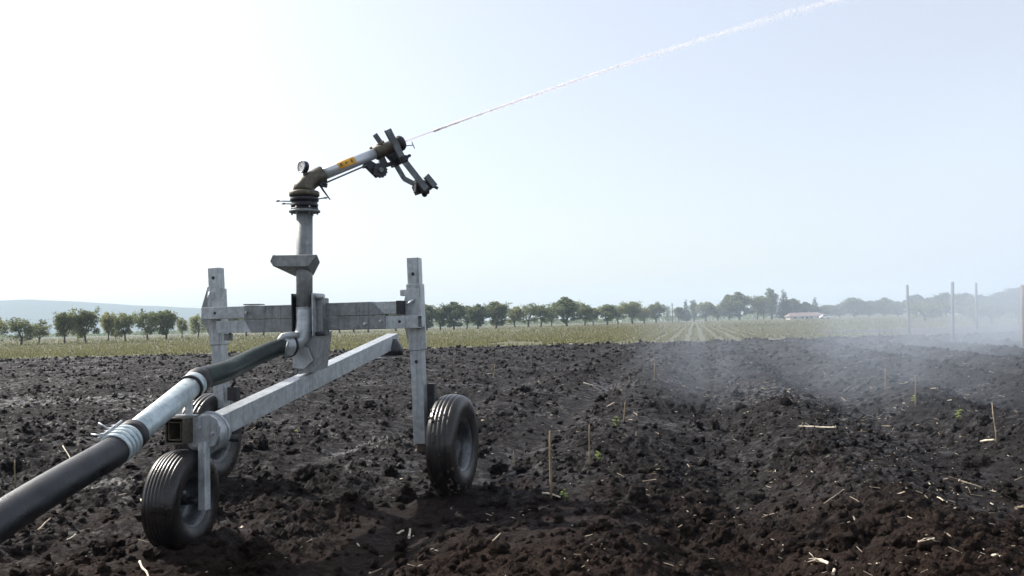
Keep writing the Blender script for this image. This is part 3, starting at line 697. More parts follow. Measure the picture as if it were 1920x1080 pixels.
# T-handle screws on the posts
for (a, b) in (((394, 547), (389, 561)), ((776, 561), (764, 571))):
    p, q = LP(*a, -.03), LP(*b, -.06); mb = MB(); mb.tube([p, p.lerp(q, .5), q], .009, 8); mb.build('clamp_screw', M['galv_light'], cart)
q = LP(758, 549, .04); mb = MB(); mb.box(q, (.05, .05, .045)); mb.build('clamp_nut', M['galv'], cart, .006)
q = LP(428, 632, .0); mb = MB(); mb.box(q, (.06, .03, .05)); mb.tube([q + Vector((.02, -.02, .03)), q + Vector((.05, -.03, .02)), q + Vector((.045, -.03, -.03))], .006, 6); mb.build('latch', M['galv_dirty_shade'], cart, .003)
# central mast clamp round the riser
RX, RY = .090, -.20
for x in (.012, .165):
    mb = MB(); mb.box((x, -.155, 1.30), (.008, .19, .30)); mb.build('mast_plate', M['dark_iron' if x < .1 else 'galv'], cart, .002)
mb = MB(); mb.box((.088, -.10, 1.29), (.145, .055, .30)); mb.build('mast_block', M['dark_iron'], cart, .006)
mb = MB(); mb.box((.19, -.13, 1.285), (.045, .12, .265)); mb.build('mast_bracket', M['galv_dirty_shade'], cart, .008)
for z, m_ in ((1.425, 'galv_light'), (1.165, 'dark_iron')):
    mb = MB(); mb.cyl((.165, -.20, z), (.235, -.20, z), .017, 6); mb.build('clamp_bolt', M[m_], cart, .002)
# gusset from drawbar to beam
mb = MB(); mb.add([(.0, -.14, .88), (.14, -.14, .90), (.0, .05, .90), (.14, .05, .92), (.02, -.19, 1.16), (.20, -.19, 1.165), (.02, .0, 1.185), (.20, .0, 1.185)],
    [(0, 1, 5, 4), (1, 3, 7, 5), (3, 2, 6, 7), (2, 0, 4, 6), (4, 5, 7, 6), (0, 2, 3, 1)]); mb.build('mast_gusset', M['galv'], cart, .004)
plate([(549, 658), (562, 644), (577, 652), (586, 676), (570, 692), (549, 690)], -.20, .012, 'front_gusset', M['galv_light'])
# drawbar
DA, DB = Vector((.0, -1.20, .652)), Vector((.03, 1.74, 1.078))
mb = MB(); mb.bar(DA - (DB - DA).normalized() * .16, DB, .105, .125, (0, 0, 1), .006); mb.build('drawbar', M['galv'], cart, .006)
# counterweight foot under the rear end
q = LX(722, 645, .03); mb = MB(); mb.lathe([(.0, .10), (.07, .10), (.115, .02), (.125, -.05), (.0, -.05)], (.03, 1.64, .99), (0, 0, 1), 24, False); mb.build('counterweight', M['dark_iron'], cart)
mb = MB(); mb.box((.0, 1.56, .925), (.22, .16, .012)); mb.build('foot_plate', M['galv_light'], cart, .002)
# riser pipe with weld seam and elbow
ptop = Vector((RX + .006, RY, 2.02))
mb = MB(); mb.tube([(.084, RY, 1.36), (.088, RY, 1.6), ptop], .0565, 28); rp = mb.build('riser_pipe', M['galv_mid'], cart)
mb = MB(); mb.lathe([(.055, -.004), (.0605, -.001), (.0605, .002), (.055, .005)], (.083, RY, 1.352), (0, 0, 1), 28); mb.build('weld_seam', M['galv_light'], rp)
el = [(.083, RY, 1.35), (.083, RY, 1.27), (.080, RY - .005, 1.20), (.068, RY - .025, 1.145), (.045, RY - .06, 1.11), (.012, RY - .105, 1.09)]
mb = MB(); mb.tube(el, .058, 28); mb.build('riser_elbow', M['galv'], cart)
# deflector tray on the riser
tf = -.30; T = [LP(511, 479, tf), LP(594, 478, tf), LP(577, 499, tf), LP(512, 499, tf), LP(506.5, 490, tf)]
B = [LP(553, 518, -.16), LP(588, 516, -.16), LP(600, 492, -.18), LP(595, 479, -.18), LP(513, 478, -.16)]
mb = MB(); mb.add(T + B, [(0, 4, 3, 2, 1), (3, 5, 6, 2), (2, 6, 7, 8, 1), (4, 3, 5), (0, 9, 5, 4)])
tr = mb.build('deflector_tray', M['galv_mid'], cart); md = tr.modifiers.new('s', 'SOLIDIFY'); md.thickness = .006
# wheels
def wheel(cx, cy, cz, rad, wd, yaw, ribs=5, face=1):
    ax = Vector((math.cos(yaw), math.sin(yaw), 0)); c = Vector((cx, cy, cz)); rr = rad * .56; h = wd / 2
    rr = rad * .52; dk = -h * .45
    rim = [(rr * .99, -h * .80), (rr * 1.06, -h * .80), (rr * 1.06, -h * .70), (rr * .93, -h * .62), (rr * .86, -h * .2), (rr * .86, h * .2), (rr * .93, h * .62), (rr * 1.06, h * .70), (rr * 1.06, h * .80), (rr * .99, h * .80), (rr * .88, h * .64), (rr * .81, h * .15), (rr * .80, dk + .02), (rr * .5, dk + .012), (rr * .3, dk + .03), (.0, dk + .03), (.0, dk - .01), (rr * .3, dk - .01), (rr * .80, dk - .004), (rr * .88, -h * .7)]
    mb = MB(); mb.lathe(rim, c, ax, 48); w = mb.build('wheel', M['rim'], cart)
    tp = [(rr * 1.0, -h * .78), (rr * 1.10, -h * .90), (rad * .74, -h * 1.02), (rad * .86, -h * .99), (rad * .945, -h * .86)]
    ytr = h * .80
    for k in range(ribs):
        a0, a1 = -ytr + 2 * ytr * k / ribs, -ytr + 2 * ytr * (k + 1) / ribs; cr = lambda y: rad * (1 - .045 * (y / ytr) ** 2)
        gp = .0045; tp += [(cr(a0) - (.005 if k else .003), a0 + (gp * .4 if k else 0)), (cr(a0 + gp), a0 + gp), (cr((a0 + a1) / 2), (a0 + a1) / 2), (cr(a1 - gp), a1 - gp), (cr(a1) - (.005 if k < ribs - 1 else .003), a1 - (gp * .4 if k < ribs - 1 else 0))]
    tp += [(rad * .945, h * .86), (rad * .86, h * .99), (rad * .74, h * 1.02), (rr * 1.10, h * .90), (rr * 1.0, h * .78), (rr * .95, h * .6), (rr * .95, -h * .6)]
    mb = MB(); mb.lathe(tp, c, ax, 72); mb.build('tyre', M['tyre'], w)
    mb = MB(); mb.cyl(c + ax * (dk - .03), c + ax * (dk + .075), rr * .19, 16); mb.build('hub', M['dark_iron'], w, .003)
    x = ax.orthogonal().normalized(); y = ax.cross(x)
    for k in range(5):
        a = 2 * math.pi * k / 5; p = c + (x * math.cos(a) + y * math.sin(a)) * rr * .36; mb = MB(); mb.cyl(p + ax * (dk + .01), p + ax * (dk + .038), .010, 6); mb.build('wheel_nut', M['galv'], w)
    # mud caked on the tread
    rg = random.Random(int(cx * 97) + 5); mb = MB()
    v0, f0 = ico(0); cl = [(rg.uniform(0, 6.28), rg.uniform(-h, h * .6)) for _ in range(5)]
    for k in range(130):
        ca, cy_ = cl[k % 5]; a = rg.gauss(ca, .28); yy = max(-h, min(h, rg.gauss(cy_, h * .35))); r0 = rad * (.985 - .07 * max(0, abs(yy) / h - .7) / .3)
        p = c + ax * yy + (x * math.cos(a) + y * math.sin(a)) * r0; s = rg.uniform(.003, .011)
        mb.add([p + Vector(v) * s * rg.uniform(.6, 1.5) for v in v0], [tuple(f) for f in f0])
    mb.build('caked_mud', M['mud'], w)['kind'] = 'stuff'
wheel(*WH_R, .195, R(-2)); wheel(*WH_L, .195, R(0)); wheel(*WH_F, .185, R(3), 7)
# axles and hangers
for wx, s in ((WH_R, -1), (WH_L, 1)):
    mb = MB(); mb.cyl((wx[0] + s * .02, wx[1], wx[2]), (wx[0] + s * .25, wx[1], wx[2]), .026, 16); mb.build('axle', M['dark_iron'], cart)
mb = MB(); mb.box((.848, .04, .345), (.07, .07, .075)); mb.build('axle_block', M['mud'], cart, .015)
q = LP(811, 755, .10); mb = MB(); mb.box((q.x - .005, .10, .64), (.052, .05, .30)); mb.build('scraper_arm', M['dark_iron'], cart, .004)
q = LP(437, 738, .02); mb = MB(); mb.box((q.x, .03, q.z), (.075, .06, .10)); mb.tube([q + Vector((-.01, 0, .05)), q + Vector((.02, -.01, .085)), q + Vector((.01, -.01, .12))], .012, 8); mb.build('latch', M['black'], cart, .005)
q = LP(440, 832, .0)
# front swivel: collar, plate, socket, fork
ccf = Vector((.070, -1.415, .632))
dv = (DB - DA).normalized()
mb = MB(); mb.cyl(ccf - dv * .05, ccf + dv * .045, .108, 36); mb.build('swivel_collar', M['galv'], cart, .003)
mb = MB(); mb.lathe([(.105, -.006), (.114, -.006), (.114, .006), (.105, .006)], ccf + dv * .045, dv, 36); mb.build('collar_ring', M['galv_light'], cart)
pf = -1.51
pl_ = [LP(355, 785, pf), LP(392, 777, pf), LP(405, 785, pf), LP(412, 800, pf), LP(409, 818, pf), LP(402, 836, pf), LP(387, 842, pf), LP(356, 838, pf)]
mb = MB(); mb.prism(pl_, (0, .014, 0)); mb.build('swivel_plate', M['galv'], cart, .003)
for px, py in ((372, 803), (396, 813), (381, 838)):
    q = LP(px, py, pf - .012); mb = MB(); mb.cyl(q, q + Vector((0, .02, 0)), .010, 6); mb.build('clamp_bolt', M['galv_light'], cart)
c0 = LP(326, 809, -1.59); e1 = Vector((c0.x + .01, -1.42, c0.z))
mb = MB(); mb.bar(c0, e1, .118, .140, (0, 0, 1), .009); mb.bar(c0 + Vector((0, .006, 0)), e1, .086, .104, (0, 0, 1), .008); mb.build('tow_socket', M['bronze'], cart, .004)
mb = MB(); mb.box((c0.x + .09, -1.46, c0.z), (.075, .06, .12)); mb.build('socket_bracket', M['galv_dirty_shade'], cart, .004)
q = LP(350, 783, -1.46); mb = MB(); mb.box((q.x - .02, -1.46, q.z + .010), (.16, .05, .012)); mb.build('socket_pin_plate', M['galv_light'], cart, .002)
fa, fb = LP(389, 838, -1.50), LP(391, 951, -1.50)
mb = MB(); mb.bar((.112, -1.515, .60), (.126, -1.54, .235), .048, .050, (0, 1, 0)); mb.build('fork_leg', M['galv'], cart, .006)
mb = MB(); mb.cyl((.13, -1.535, .285), (-.02, -1.535, .285), .022, 14); mb.build('axle', M['dark_iron'], cart)
# saddle that carries the pipe
mb = MB(); a = LP(343, 738, -1.34); b = LP(345, 792, -1.34)
for dx in (-.035, .035): mb.box(((a.x + b.x) / 2 + dx, -1.34, (a.z + b.z) / 2 - .01), (.008, .07, a.z - b.z + .02))
mb.box(((a.x + b.x) / 2, -1.34, b.z), (.09, .09, .01)); mb.build('pipe_saddle', M['galv'], cart, .002)

# ------------------------------------------------------------------ the gun
th = R(24); hd = Vector((.866, .5, 0)); fL = Vector((hd.dot(CU) * math.cos(th), hd.dot(CV) * math.cos(th), math.sin(th)))
sw = Vector((.5, -.866, 0)); sL = Vector((sw.dot(CU), sw.dot(CV), 0)).normalized(); tL = sL.cross(fL).normalized()
G0 = Vector((.095, -.20, 2.20)); GT = Matrix(((fL.x, sL.x, tL.x, G0.x), (fL.y, sL.y, tL.y, G0.y), (fL.z, sL.z, tL.z, G0.z), (0, 0, 0, 1)))
def G(f, s, t): return GT @ Vector((f, s, t))
Z3 = Vector((0, 0, 1)); gc = Vector((.097, -.20, 0))
def disc(prof, name, m, par, n=32): mb = MB(); mb.lathe(prof, gc, Z3, n, False); return mb.build(name, m, par)
# cast elbow: the body of the gun
mb = MB(); mb.tube([(gc.x, gc.y, 2.17), (gc.x, gc.y, 2.20), gc.lerp(gc, 0) + Vector((0, 0, 2.215)) + fL * .02, G(.075, 0, .028), G(.125, 0, .034), G(.165, 0, .034)], [.080, .072, .066, .062, .062, .064], 24)
gun = mb.build('sprinkler_gun', M['bronze'], cart)
mb = MB(); mb.prism([G(-.035, -.006, .035), Vector((gc.x - .085, gc.y, 2.17)), Vector((gc.x - .03, gc.y, 2.17)), G(.04, -.006, .07)], sL * .014); mb.build('casting_web', M['bronze'], gun, .003)
disc([(0, 2.170), (.098, 2.170), (.105, 2.163), (.105, 2.138), (.098, 2.132), (0, 2.132)], 'turning_head', M['bronze'], gun)
disc([(0, 2.131), (.092, 2.131), (.099, 2.120), (.099, 2.100), (.090, 2.095), (.090, 2.082), (.096, 2.076), (.092, 2.058), (.080, 2.052), (.0, 2.052)], 'bearing_housing', M['dark_iron'], gun)
disc([(0, 2.051), (.092, 2.051), (.096, 2.046), (.096, 2.038), (0, 2.038)], 'turning_ring', M['dark_iron'], gun)
disc([(0, 2.037), (.100, 2.037), (.108, 2.034), (.108, 2.022), (.1, 2.019), (0, 2.019)], 'riser_flange', M['galv_dirty_shade'], gun)
for k in range(6):
    a = k * math.pi / 3 + .3; p = gc + Vector((math.cos(a), math.sin(a), 0)) * .088
    mb = MB(); mb.cyl(p + Z3 * 2.004, p + Z3 * 2.06, .007, 6); mb.build('flange_bolt', M['galv'], gun)
for a0, zz, ll in ((195, 2.102, .085), (188, 2.085, .05), (350, 2.107, .075)):    # stop rods sticking out
    a = R(a0); u = Vector((math.cos(a), math.sin(a), 0)); mb = MB(); mb.cyl(gc + u * .09 + Z3 * zz, gc + u * (.10 + ll) + Z3 * (zz + .004), .0045, 6); mb.sphere(gc + u * (.10 + ll) + Z3 * (zz + .004), (.018, .008, .007), 8, 5); mb.build('stop_rod', M['arm_steel'], gun)
# barrel, sticker
mb = MB(); mb.tube([G(.160, 0, .036), G(.40, 0, .038), G(.615, 0, .040)], [.043, .041, .039], 28); mb.build('barrel', M['alu'], gun)
def band(f0, f1, a0, a1, r, name, m, par, off=0.038, n=10):
    mb = MB(); vs = []
    for rr in (r, r + .0012):
        for f in (f0, f1):
            for k in range(n + 1):
                a = a0 + (a1 - a0) * k / n; vs.append(G(f, 0, off) + sL * math.cos(a) * rr + tL * math.sin(a) * rr)
    q = n + 1; fs = []
    for k in range(n): fs += [(k, k + 1, q + k + 1, q + k), (2 * q + k, 3 * q + k, 3 * q + k + 1, 2 * q + k + 1), (k, 2 * q + k, 2 * q + k + 1, k + 1), (q + k, q + k + 1, 3 * q + k + 1, 3 * q + k)]
    mb.add(vs, fs, True); return mb.build(name, m, par)
band(.285, .425, R(-20), R(62), .0425, 'sticker', M['orange'], gun)
for f0, f1, a0, a1 in ((.300, .320, 2, 34), (.343, .352, 4, 30), (.352, .366, 14, 24), (.388, .404, 2, 34)):
    band(f0, f1, R(a0), R(a1), .0438, 'printed_letter', M['ink'], gun)
# nozzle body and nozzle
mb = MB(); mb.tube([G(.600, 0, .040), G(.607, 0, .040), G(.70, 0, .041), G(.76, 0, .041), G(.80, 0, .042)], [.040, .052, .048, .050, .056], 28); mb.build('nozzle_body', M['bronze'], gun)
mb = MB(); mb.tube([G(.80, 0, .042), G(.812, 0, .042), G(.835, 0, .042), G(.85, 0, .042)], [.058, .060, .058, .048], 28); mb.build('nozzle', M['black'], gun)
mb = MB(); mb.cyl(G(.835, .03, .012), G(.905, .03, -.006), .0035, 8); mb.cyl(G(.905, .03, .022), G(.905, .03, -.034), .0035, 8); mb.build('adjusting_screw', M['arm_steel'], gun)
mb = MB(); mb.cyl(G(.615, -.03, .085), G(.68, .03, .092), .010, 8); mb.sphere(G(.60, -.02, .088), (.014, .01, .01), 8, 5); mb.cyl(G(.70, 0, .08), G(.70, 0, .107), .009, 8); mb.build('clamp_screw', M['bronze'], gun)
# yoke arms
def flat(pts, s, w, th, name):
    mb = MB(); P = [Vector((f, t)) for f, t in pts]
    for k in range(len(P) - 1):
        d = (P[k + 1] - P[k]).normalized(); e_ = .006 if k else 0; a = G(P[k].x - d.x * e_, s + .0004 * k, P[k].y - d.y * e_); b = G(P[k + 1].x, s + .0004 * k, P[k + 1].y); mb.bar(a, b, w, th, sL)
    return mb.build(name, M['arm_steel'], gun, .002)
flat([(.732, .163), (.752, -.085), (.832, -.345)], .095, .050, .010, 'drive_arm')
flat([(.705, .177), (.735, .05), (.761, -.05), (.785, -.212), (.885, -.318)], -.095, .040, .010, 'drive_arm')
mb = MB(); mb.prism([G(.700, .090, .165), G(.706, .090, .08), G(.758, .090, .075), G(.762, .090, .155)], sL * .004); mb.build('arm_stiffener', M['arm_steel'], gun, .001)
mb = MB(); mb.bar(G(.755, -.12, -.078), G(.755, .12, -.078), .05, .05, fL); mb.build('yoke_bearing', M['dark_iron'], gun, .008)
for s in (-.112, .112): mb = MB(); mb.cyl(G(.765, s * .9, -.075), G(.765, s * 1.12, -.075), .022, 6); mb.cyl(G(.80, s * .85, -.07), G(.80, s * 1.12, -.07), .012, 6); mb.build('yoke_bolt', M['dark_iron'], gun, .002)
mb = MB(); mb.box((0, 0, 0), (.01, .01, .01)); mb = MB(); mb.prism([G(.68, -.03, .0), G(.80, -.03, .0), G(.79, -.03, -.10), G(.73, -.03, -.105), G(.70, -.03, -.05)], sL * .06); mb.prism([G(.60, -.02, -.045), G(.62, -.02, .0), G(.66, -.02, .0), G(.66, -.02, -.055), G(.75, -.02, -.06), G(.75, -.02, -.09), G(.64, -.02, -.085)], sL * .04); mb.build('drive_bracket', M['dark_iron'], gun, .006)
mb = MB(); mb.bar(G(.845, -.09, -.325), G(.845, .09, -.325), .075, .07, fL); mb.bar(G(.80, .0, -.29), G(.90, .0, -.345), .10, .05, sL); mb.sphere(G(.85, 0, -.372), (.024, .024, .028), 10, 6); mb.build('drive_spoon', M['dark_iron'], gun, .005)
mb = MB(); mb.bar(G(.868, .10, -.25), G(.903, .10, -.352), .048, .03, sL); mb.build('arm_weight', M['arm_steel'], gun, .004)
mb = MB(); mb.cyl(G(.895, .09, -.34), G(.925, .09, -.372), .013, 8); mb.build('arm_stop', M['arm_steel'], gun)
# gear case with toothed wheel under the barrel, rod back to the turning head
mb = MB(); mb.prism([G(.500, -.018, .005), G(.545, -.018, .005), G(.60, -.018, -.06), G(.59, -.018, -.12), G(.535, -.018, -.13), G(.490, -.018, -.03), G(.47, -.018, -.032), G(.475, -.018, -.008)], sL * .036); mb.build('gear_case', M['dark_iron'], gun, .006)
mb = MB(); gp = []
for k in range(28):
    a = 2 * math.pi * k / 28; r = .058 if k % 2 else .050; gp.append(G(.575 + r * math.cos(a), .018, -.088 + r * math.sin(a)))
mb.prism(gp, sL * .022); mb.build('gear_wheel', M['dark_iron'], gun, .001)
mb = MB(); mb.cyl(G(.575, .03, -.088), G(.575, .055, -.088), .018, 10); mb.build('gear_hub', M['arm_steel'], gun)
mb = MB(); mb.cyl(G(.135, .03, -.028), G(.490, .03, -.018), .006, 8); mb.build('control_rod', M['arm_steel'], gun)
mb = MB(); mb.sphere(G(.135, .03, -.028), (.02, .02, .018), 10, 6); mb.bar(G(.105, .03, -.02), G(.15, .03, -.05), .022, .028); mb.build('rod_joint', M['dark_iron'], gun)
mb = MB(); mb.tube([G(.10, .045, -.03), G(.10, .06, -.07), G(.115, .07, -.15)], [.009, .007, .004], 8); mb.build('trip_lever', M['black'], gun)
# pressure gauge
gp_ = LP(569, 313, -.20); ga = Vector((-.48, -.87, .03)).normalized()
mb = MB(); mb.cyl(Vector((gc.x + .005, gc.y, 2.245)), Vector((gp_.x + .004, gp_.y, gp_.z - .03)), .010, 10); mb.cyl(Vector((gc.x + .005, gc.y, 2.235)), Vector((gc.x + .005, gc.y, 2.27)), .018, 6); mb.build('gauge_stem', M['bronze'], gun)
mb = MB(); mb.cyl(gp_ - ga * .02, gp_ + ga * .018, .042, 28); mb.build('pressure_gauge', M['black'], gun, .003)
mb = MB(); mb.lathe([(.037, .016), (.043, .016), (.043, .023), (.037, .023)], gp_, ga, 28); mb.build('gauge_bezel', M['galv_light'], gun)
mb = MB(); mb.cyl(gp_ + ga * .0185, gp_ + ga * .0195, .037, 28); mb.build('gauge_dial', M['dial'], gun)
gx = ga.cross(Z3).normalized(); gy = gx.cross(ga)
mb = MB(); mb.bar(gp_ + ga * .021 - gx * .008 - gy * .004, gp_ + ga * .021 + gx * .018 + gy * .016, .003, .001, ga); mb.cyl(gp_ + ga * .0195, gp_ + ga * .022, .004, 8)
for k in range(11):
    a = R(225 - 27 * k); u = gx * math.cos(a) + gy * math.sin(a); mb.bar(gp_ + ga * .0203 + u * .027, gp_ + ga * .0203 + u * .033, .0015, .0008, ga)
mb.build('gauge_needle', M['black'], gun)

# ------------------------------------------------------------------ supply hose
hose = empty('supply_hose', tuple(CART), -CA); tag(hose, 'wet black hose and zinc pipe running up to the cart elbow', 'hose')
A1, A2 = Vector((.03, -2.10, .664)), LP(364, 720.5, -1.285)
ax = (A2 - A1).normalized()
def spline(pts, n):
    out = []
    for i in range(len(pts) - 1):
        p0, p1, p2, p3 = pts[max(i - 1, 0)], pts[i], pts[i + 1], pts[min(i + 2, len(pts) - 1)]
        for k in range(n):
            t = k / n; out.append(.5 * ((2 * p1) + (p2 - p0) * t + (2 * p0 - 5 * p1 + 4 * p2 - p3) * t * t + (3 * p1 - p0 - 3 * p2 + p3) * t ** 3))
    return out + [pts[-1]]
Vv = lambda *a: Vector(a)
path = [A1 + ax * .02, A1 - ax * .1, Vv(.085, -2.55, .575), Vv(.135, -2.94, .500), Vv(.20, -3.5, .36), Vv(.30, -4.2, .20), Vv(.42, -5.0, .10), Vv(.55, -6.2, .07), Vv(.6, -8.5, .07), Vv(.4, -12, .06)]
mb = MB(); mb.tube(spline(path, 8), .073, 32); mb.build('black_hose', M['hose'], hose)
mb = MB(); mb.tube([A1, A1.lerp(A2, .5), A2], .0625, 32); mb.build('zinc_pipe', M['zinc_pipe'], hose)
mb = MB(); mb.lathe([(.064, -.025), (.0765, -.025), (.0765, .04), (.064, .04)], A1 - ax * .0 + ax * .10, ax, 32); mb.build('rubber_sleeve', M['black'], hose)
for k in range(4):
    c = A1 + ax * (-.045 + .034 * k)
    mb = MB(); mb.lathe([(.070, -.013), (.0785, -.013), (.080, 0), (.0785, .013), (.070, .013)], c, ax, 32); r_ = mb.build('hose_clamp', M['zinc_pipe'], hose)
    u = Vector((-.55, -.1, .83)); u = (u - ax * u.dot(ax)).normalized(); v = ax.cross(u)
    mb = MB(); mb.box(c + u * .088, (.02, .02, .02)); mb.cyl(c + u * .088 - v * .03, c + u * .088 + v * (.035 + .02 * (k % 2)), .006, 8); mb.build('clamp_bolt', M['galv_light'], r_, .002)
    if k in (0, 2):
        mb = MB(); mb.cyl(c + u * .085, c + u * .085 + Vector((-.06 - .02 * (k == 1), -.01, .008 + .014 * k)), .0045, 6); mb.build('clamp_screw', M['galv_light'], r_)
# rubber connector and clamp at the top of the pipe
mb = MB(); mb.lathe([(.062, -.03), (.071, -.03), (.072, .03), (.062, .03)], A2 - ax * .02, ax, 32); mb.build('pipe_collar', M['zinc_pipe'], hose)
mb = MB(); mb.lathe([(.062, -.008), (.0745, -.008), (.0745, .008), (.062, .008)], A2 - ax * .055, ax, 32); mb.build('pipe_ring', M['black'], hose)
mb = MB(); mb.tube([A2 + ax * .005, A2 + ax * .02, A2 + ax * .055, A2 + ax * .10, A2 + ax * .115], [.066, .074, .077, .072, .060], 28); mb.build('rubber_connector', M['black'], hose)
C1 = LP(531, 649, -.36)
path = [A2 + ax * .10, LP(421, 697, -.98), LP(448, 684.5, -.79), LP(480, 668.5, -.60), LP(512, 655, -.44), C1]
mb = MB(); hp_ = spline(path, 8); mb.tube(hp_, [.066 - .009 * k / (len(hp_) - 1) for k in range(len(hp_))], 32); mb.build('flexible_hose', M['hose_green'], hose)
ce = Vector(el[-1]); cx_ = (ce - C1).normalized()
mb = MB(); mb.tube([C1 - cx_ * .02, C1, C1 + cx_ * .03, C1 + cx_ * .031, ce], [.064, .068, .068, .072, .070], 28); mb.build('coupling', M['galv'], hose)
mb = MB(); mb.lathe([(.06, -.010), (.081, -.010), (.084, 0), (.081, .010), (.06, .010)], ce + cx_ * .0, cx_, 28); mb.build('coupling_ring', M['black'], hose)
mb = MB(); mb.lathe([(.06, -.008), (.075, -.008), (.075, .008), (.06, .008)], C1 + cx_ * .05, cx_, 28); mb.build('coupling_ring', M['galv_light'], hose)
a, b, c = LP(516, 645, -.40), LP(531, 631, -.38), LP(561, 628, -.30)
mb = MB(); mb.tube([a, b, b.lerp(c, .5) + Vector((0, 0, .004)), c], [.012, .026, .024, .018], 12); mb.build('coupling_lever', M['galv'], hose)
a = LP(541, 655, -.42); mb = MB(); mb.tube([a + Vv(0, 0, .05), a + Vv(-.012, -.012, .0), a + Vv(-.02, 0, -.06), a + Vv(-.035, .01, -.085)], .008, 8); mb.build('lever_hook', M['galv_dirty_shade'], hose)

# ------------------------------------------------------------------ water jet
def jet():
    e0 = Lw(0, 0); noz = GT @ Vector((.855, 0, .042)); Wn = CART + CU * noz.x + CV * noz.y + Z3 * noz.z
    e = empty('water_jet', tuple(Wn)); tag(e, 'thin white jet of water shooting up right from the gun nozzle', 'water jet')
    m, t, p = mat('white_water'); df = N(t, 'ShaderNodeBsdfDiffuse'); df.inputs[0].default_value = (.96, .94, .95, 1)
    tr = N(t, 'ShaderNodeBsdfTranslucent'); tr.inputs[0].default_value = (.97, .95, .96, 1); mx = N(t, 'ShaderNodeMixShader'); mx.inputs[0].default_value = .5
    tp = N(t, 'ShaderNodeBsdfTransparent'); m2 = N(t, 'ShaderNodeMixShader'); m2.inputs[0].default_value = .075
    t.links.new(df.outputs[0], mx.inputs[1]); t.links.new(tr.outputs[0], mx.inputs[2]); t.links.new(tp.outputs[0], m2.inputs[1]); t.links.new(mx.outputs[0], m2.inputs[2]); t.links.new(m2.outputs[0], t.nodes['Material Output'].inputs[0])
    ms, ts, _ = mat('water_stream'); d1 = N(ts, 'ShaderNodeBsdfDiffuse'); d1.inputs[0].default_value = (.80, .75, .79, 1); d2 = N(ts, 'ShaderNodeBsdfTranslucent'); d2.inputs[0].default_value = (.92, .86, .90, 1)
    mm_ = N(ts, 'ShaderNodeMixShader'); mm_.inputs[0].default_value = .6; ts.links.new(d1.outputs[0], mm_.inputs[1]); ts.links.new(d2.outputs[0], mm_.inputs[2]); ts.links.new(mm_.outputs[0], ts.nodes['Material Output'].inputs[0])
    def at(s): return Vector((hd.x * s, hd.y * s, math.tan(R(23.2)) * s - .0075 * s * s))
    rg = random.Random(9)
    mb = MB(); n = 60; mb.tube([at(2.6 * k / n) for k in range(n + 1)], [(.0048 - .0030 * (k / n)) * (1 + .25 * rg.uniform(-1, 1) * k / n) for k in range(n + 1)], 10); mb.build('solid_stream', ms, e)
    r2 = np.random.default_rng(3); nd = 17000; s = .25 + 14 * r2.uniform(0, 1, nd) ** 1.35
    P = np.stack([hd.x * s, hd.y * s, math.tan(R(23.2)) * s - .0075 * s * s], -1); sp = .0025 + .0052 * s * (1 + .35 * np.sin(s * 7) * np.sin(s * 2.3))
    q = r2.normal(size=(nd, 3)) * sp[:, None] * np.array([.9, .9, .7]); q[:, 2] -= np.abs(r2.normal(size=nd)) * .0025 * s
    P = P + q; sz = (.0025 + .007 * r2.uniform(0, 1, nd) ** 2) * (1 + s * .05); 
    u = r2.normal(size=(nd, 3)) + np.array([hd.x, hd.y, .4]) * 1.2; u /= np.linalg.norm(u, axis=1)[:, None]; w = np.cross(u, r2.normal(size=(nd, 3))); w /= np.linalg.norm(w, axis=1)[:, None]; z_ = sz[:, None] * 1.6
    V = np.stack([P - u * z_ * 1.5, P + w * z_, P + u * z_ * 1.5, P - w * z_], 1).reshape(-1, 3); F = np.arange(4 * nd).reshape(nd, 4)
    o = npmesh('droplets', V, F, m, e); o['kind'] = 'stuff'
jet()

# ------------------------------------------------------------------ stakes, seedlings, stalks
def stake(px, ty, by, r, label, lean=0.0, m='wood'):
    b = atz(px, by, .0); g = hz(b.x, b.y); b = atz(px, by, g); g = hz(b.x, b.y); tp = atd(px + lean, ty, b.y); hh = tp.z - g
    mb = MB(); dx = tp.x - b.x; rg = random.Random(px)
    r *= .68; mb.tube([(0, 0, -.08), (dx * .3 + rg.gauss(0, .003), rg.gauss(0, .01), hh * .3), (dx * .7 + rg.gauss(0, .003), rg.gauss(0, .01), hh * .7), (dx, 0, hh)], [r, r * 1.1, r * .9, r * .75], 7)
    o = mb.build('stake', M[m], None); o.location = (b.x, b.y, g); tag(o, label, 'stake', 'thin wooden stakes marking the plants')
stake(1033, 808, 938, .012, 'tallest thin stake, upright right of the right wheel', -2)
stake(1105, 796, 862, .008, 'short brown stake next to the middle seedling')
stake(1169, 754, 795, .010, 'dark leaning stake just right of the far seedling', 3)
stake(1227, 680, 716, .012, 'pale stake on the far furrow below the crop edge, right of centre')
stake(925, 682, 710, .012, 'short pale leaning stake beyond the right wheel', 3)
stake(853, 672, 698, .012, 'small pale stake nearest the right post', -3)
stake(1716, 706, 752, .014, 'pale stake under the mist below the first tall post')
stake(1660, 690, 724, .016, 'brownish stub of a stake in the mist, left of the pale one')
stake(515, 812, 838, .006, 'tiny stake between the front wheel and the wet mud')
stake(28, 862, 915, .009, 'dark stake at the left edge above the hose')
stake(963, 845, 872, .006, 'tiny stake stub left of the tallest stake')
stake(1180, 705, 722, .012, 'very small far stake left of the pale far stake')
stake(1868, 755, 812, .008, 'long dry stem leaning left on the right side', -8, 'straw')
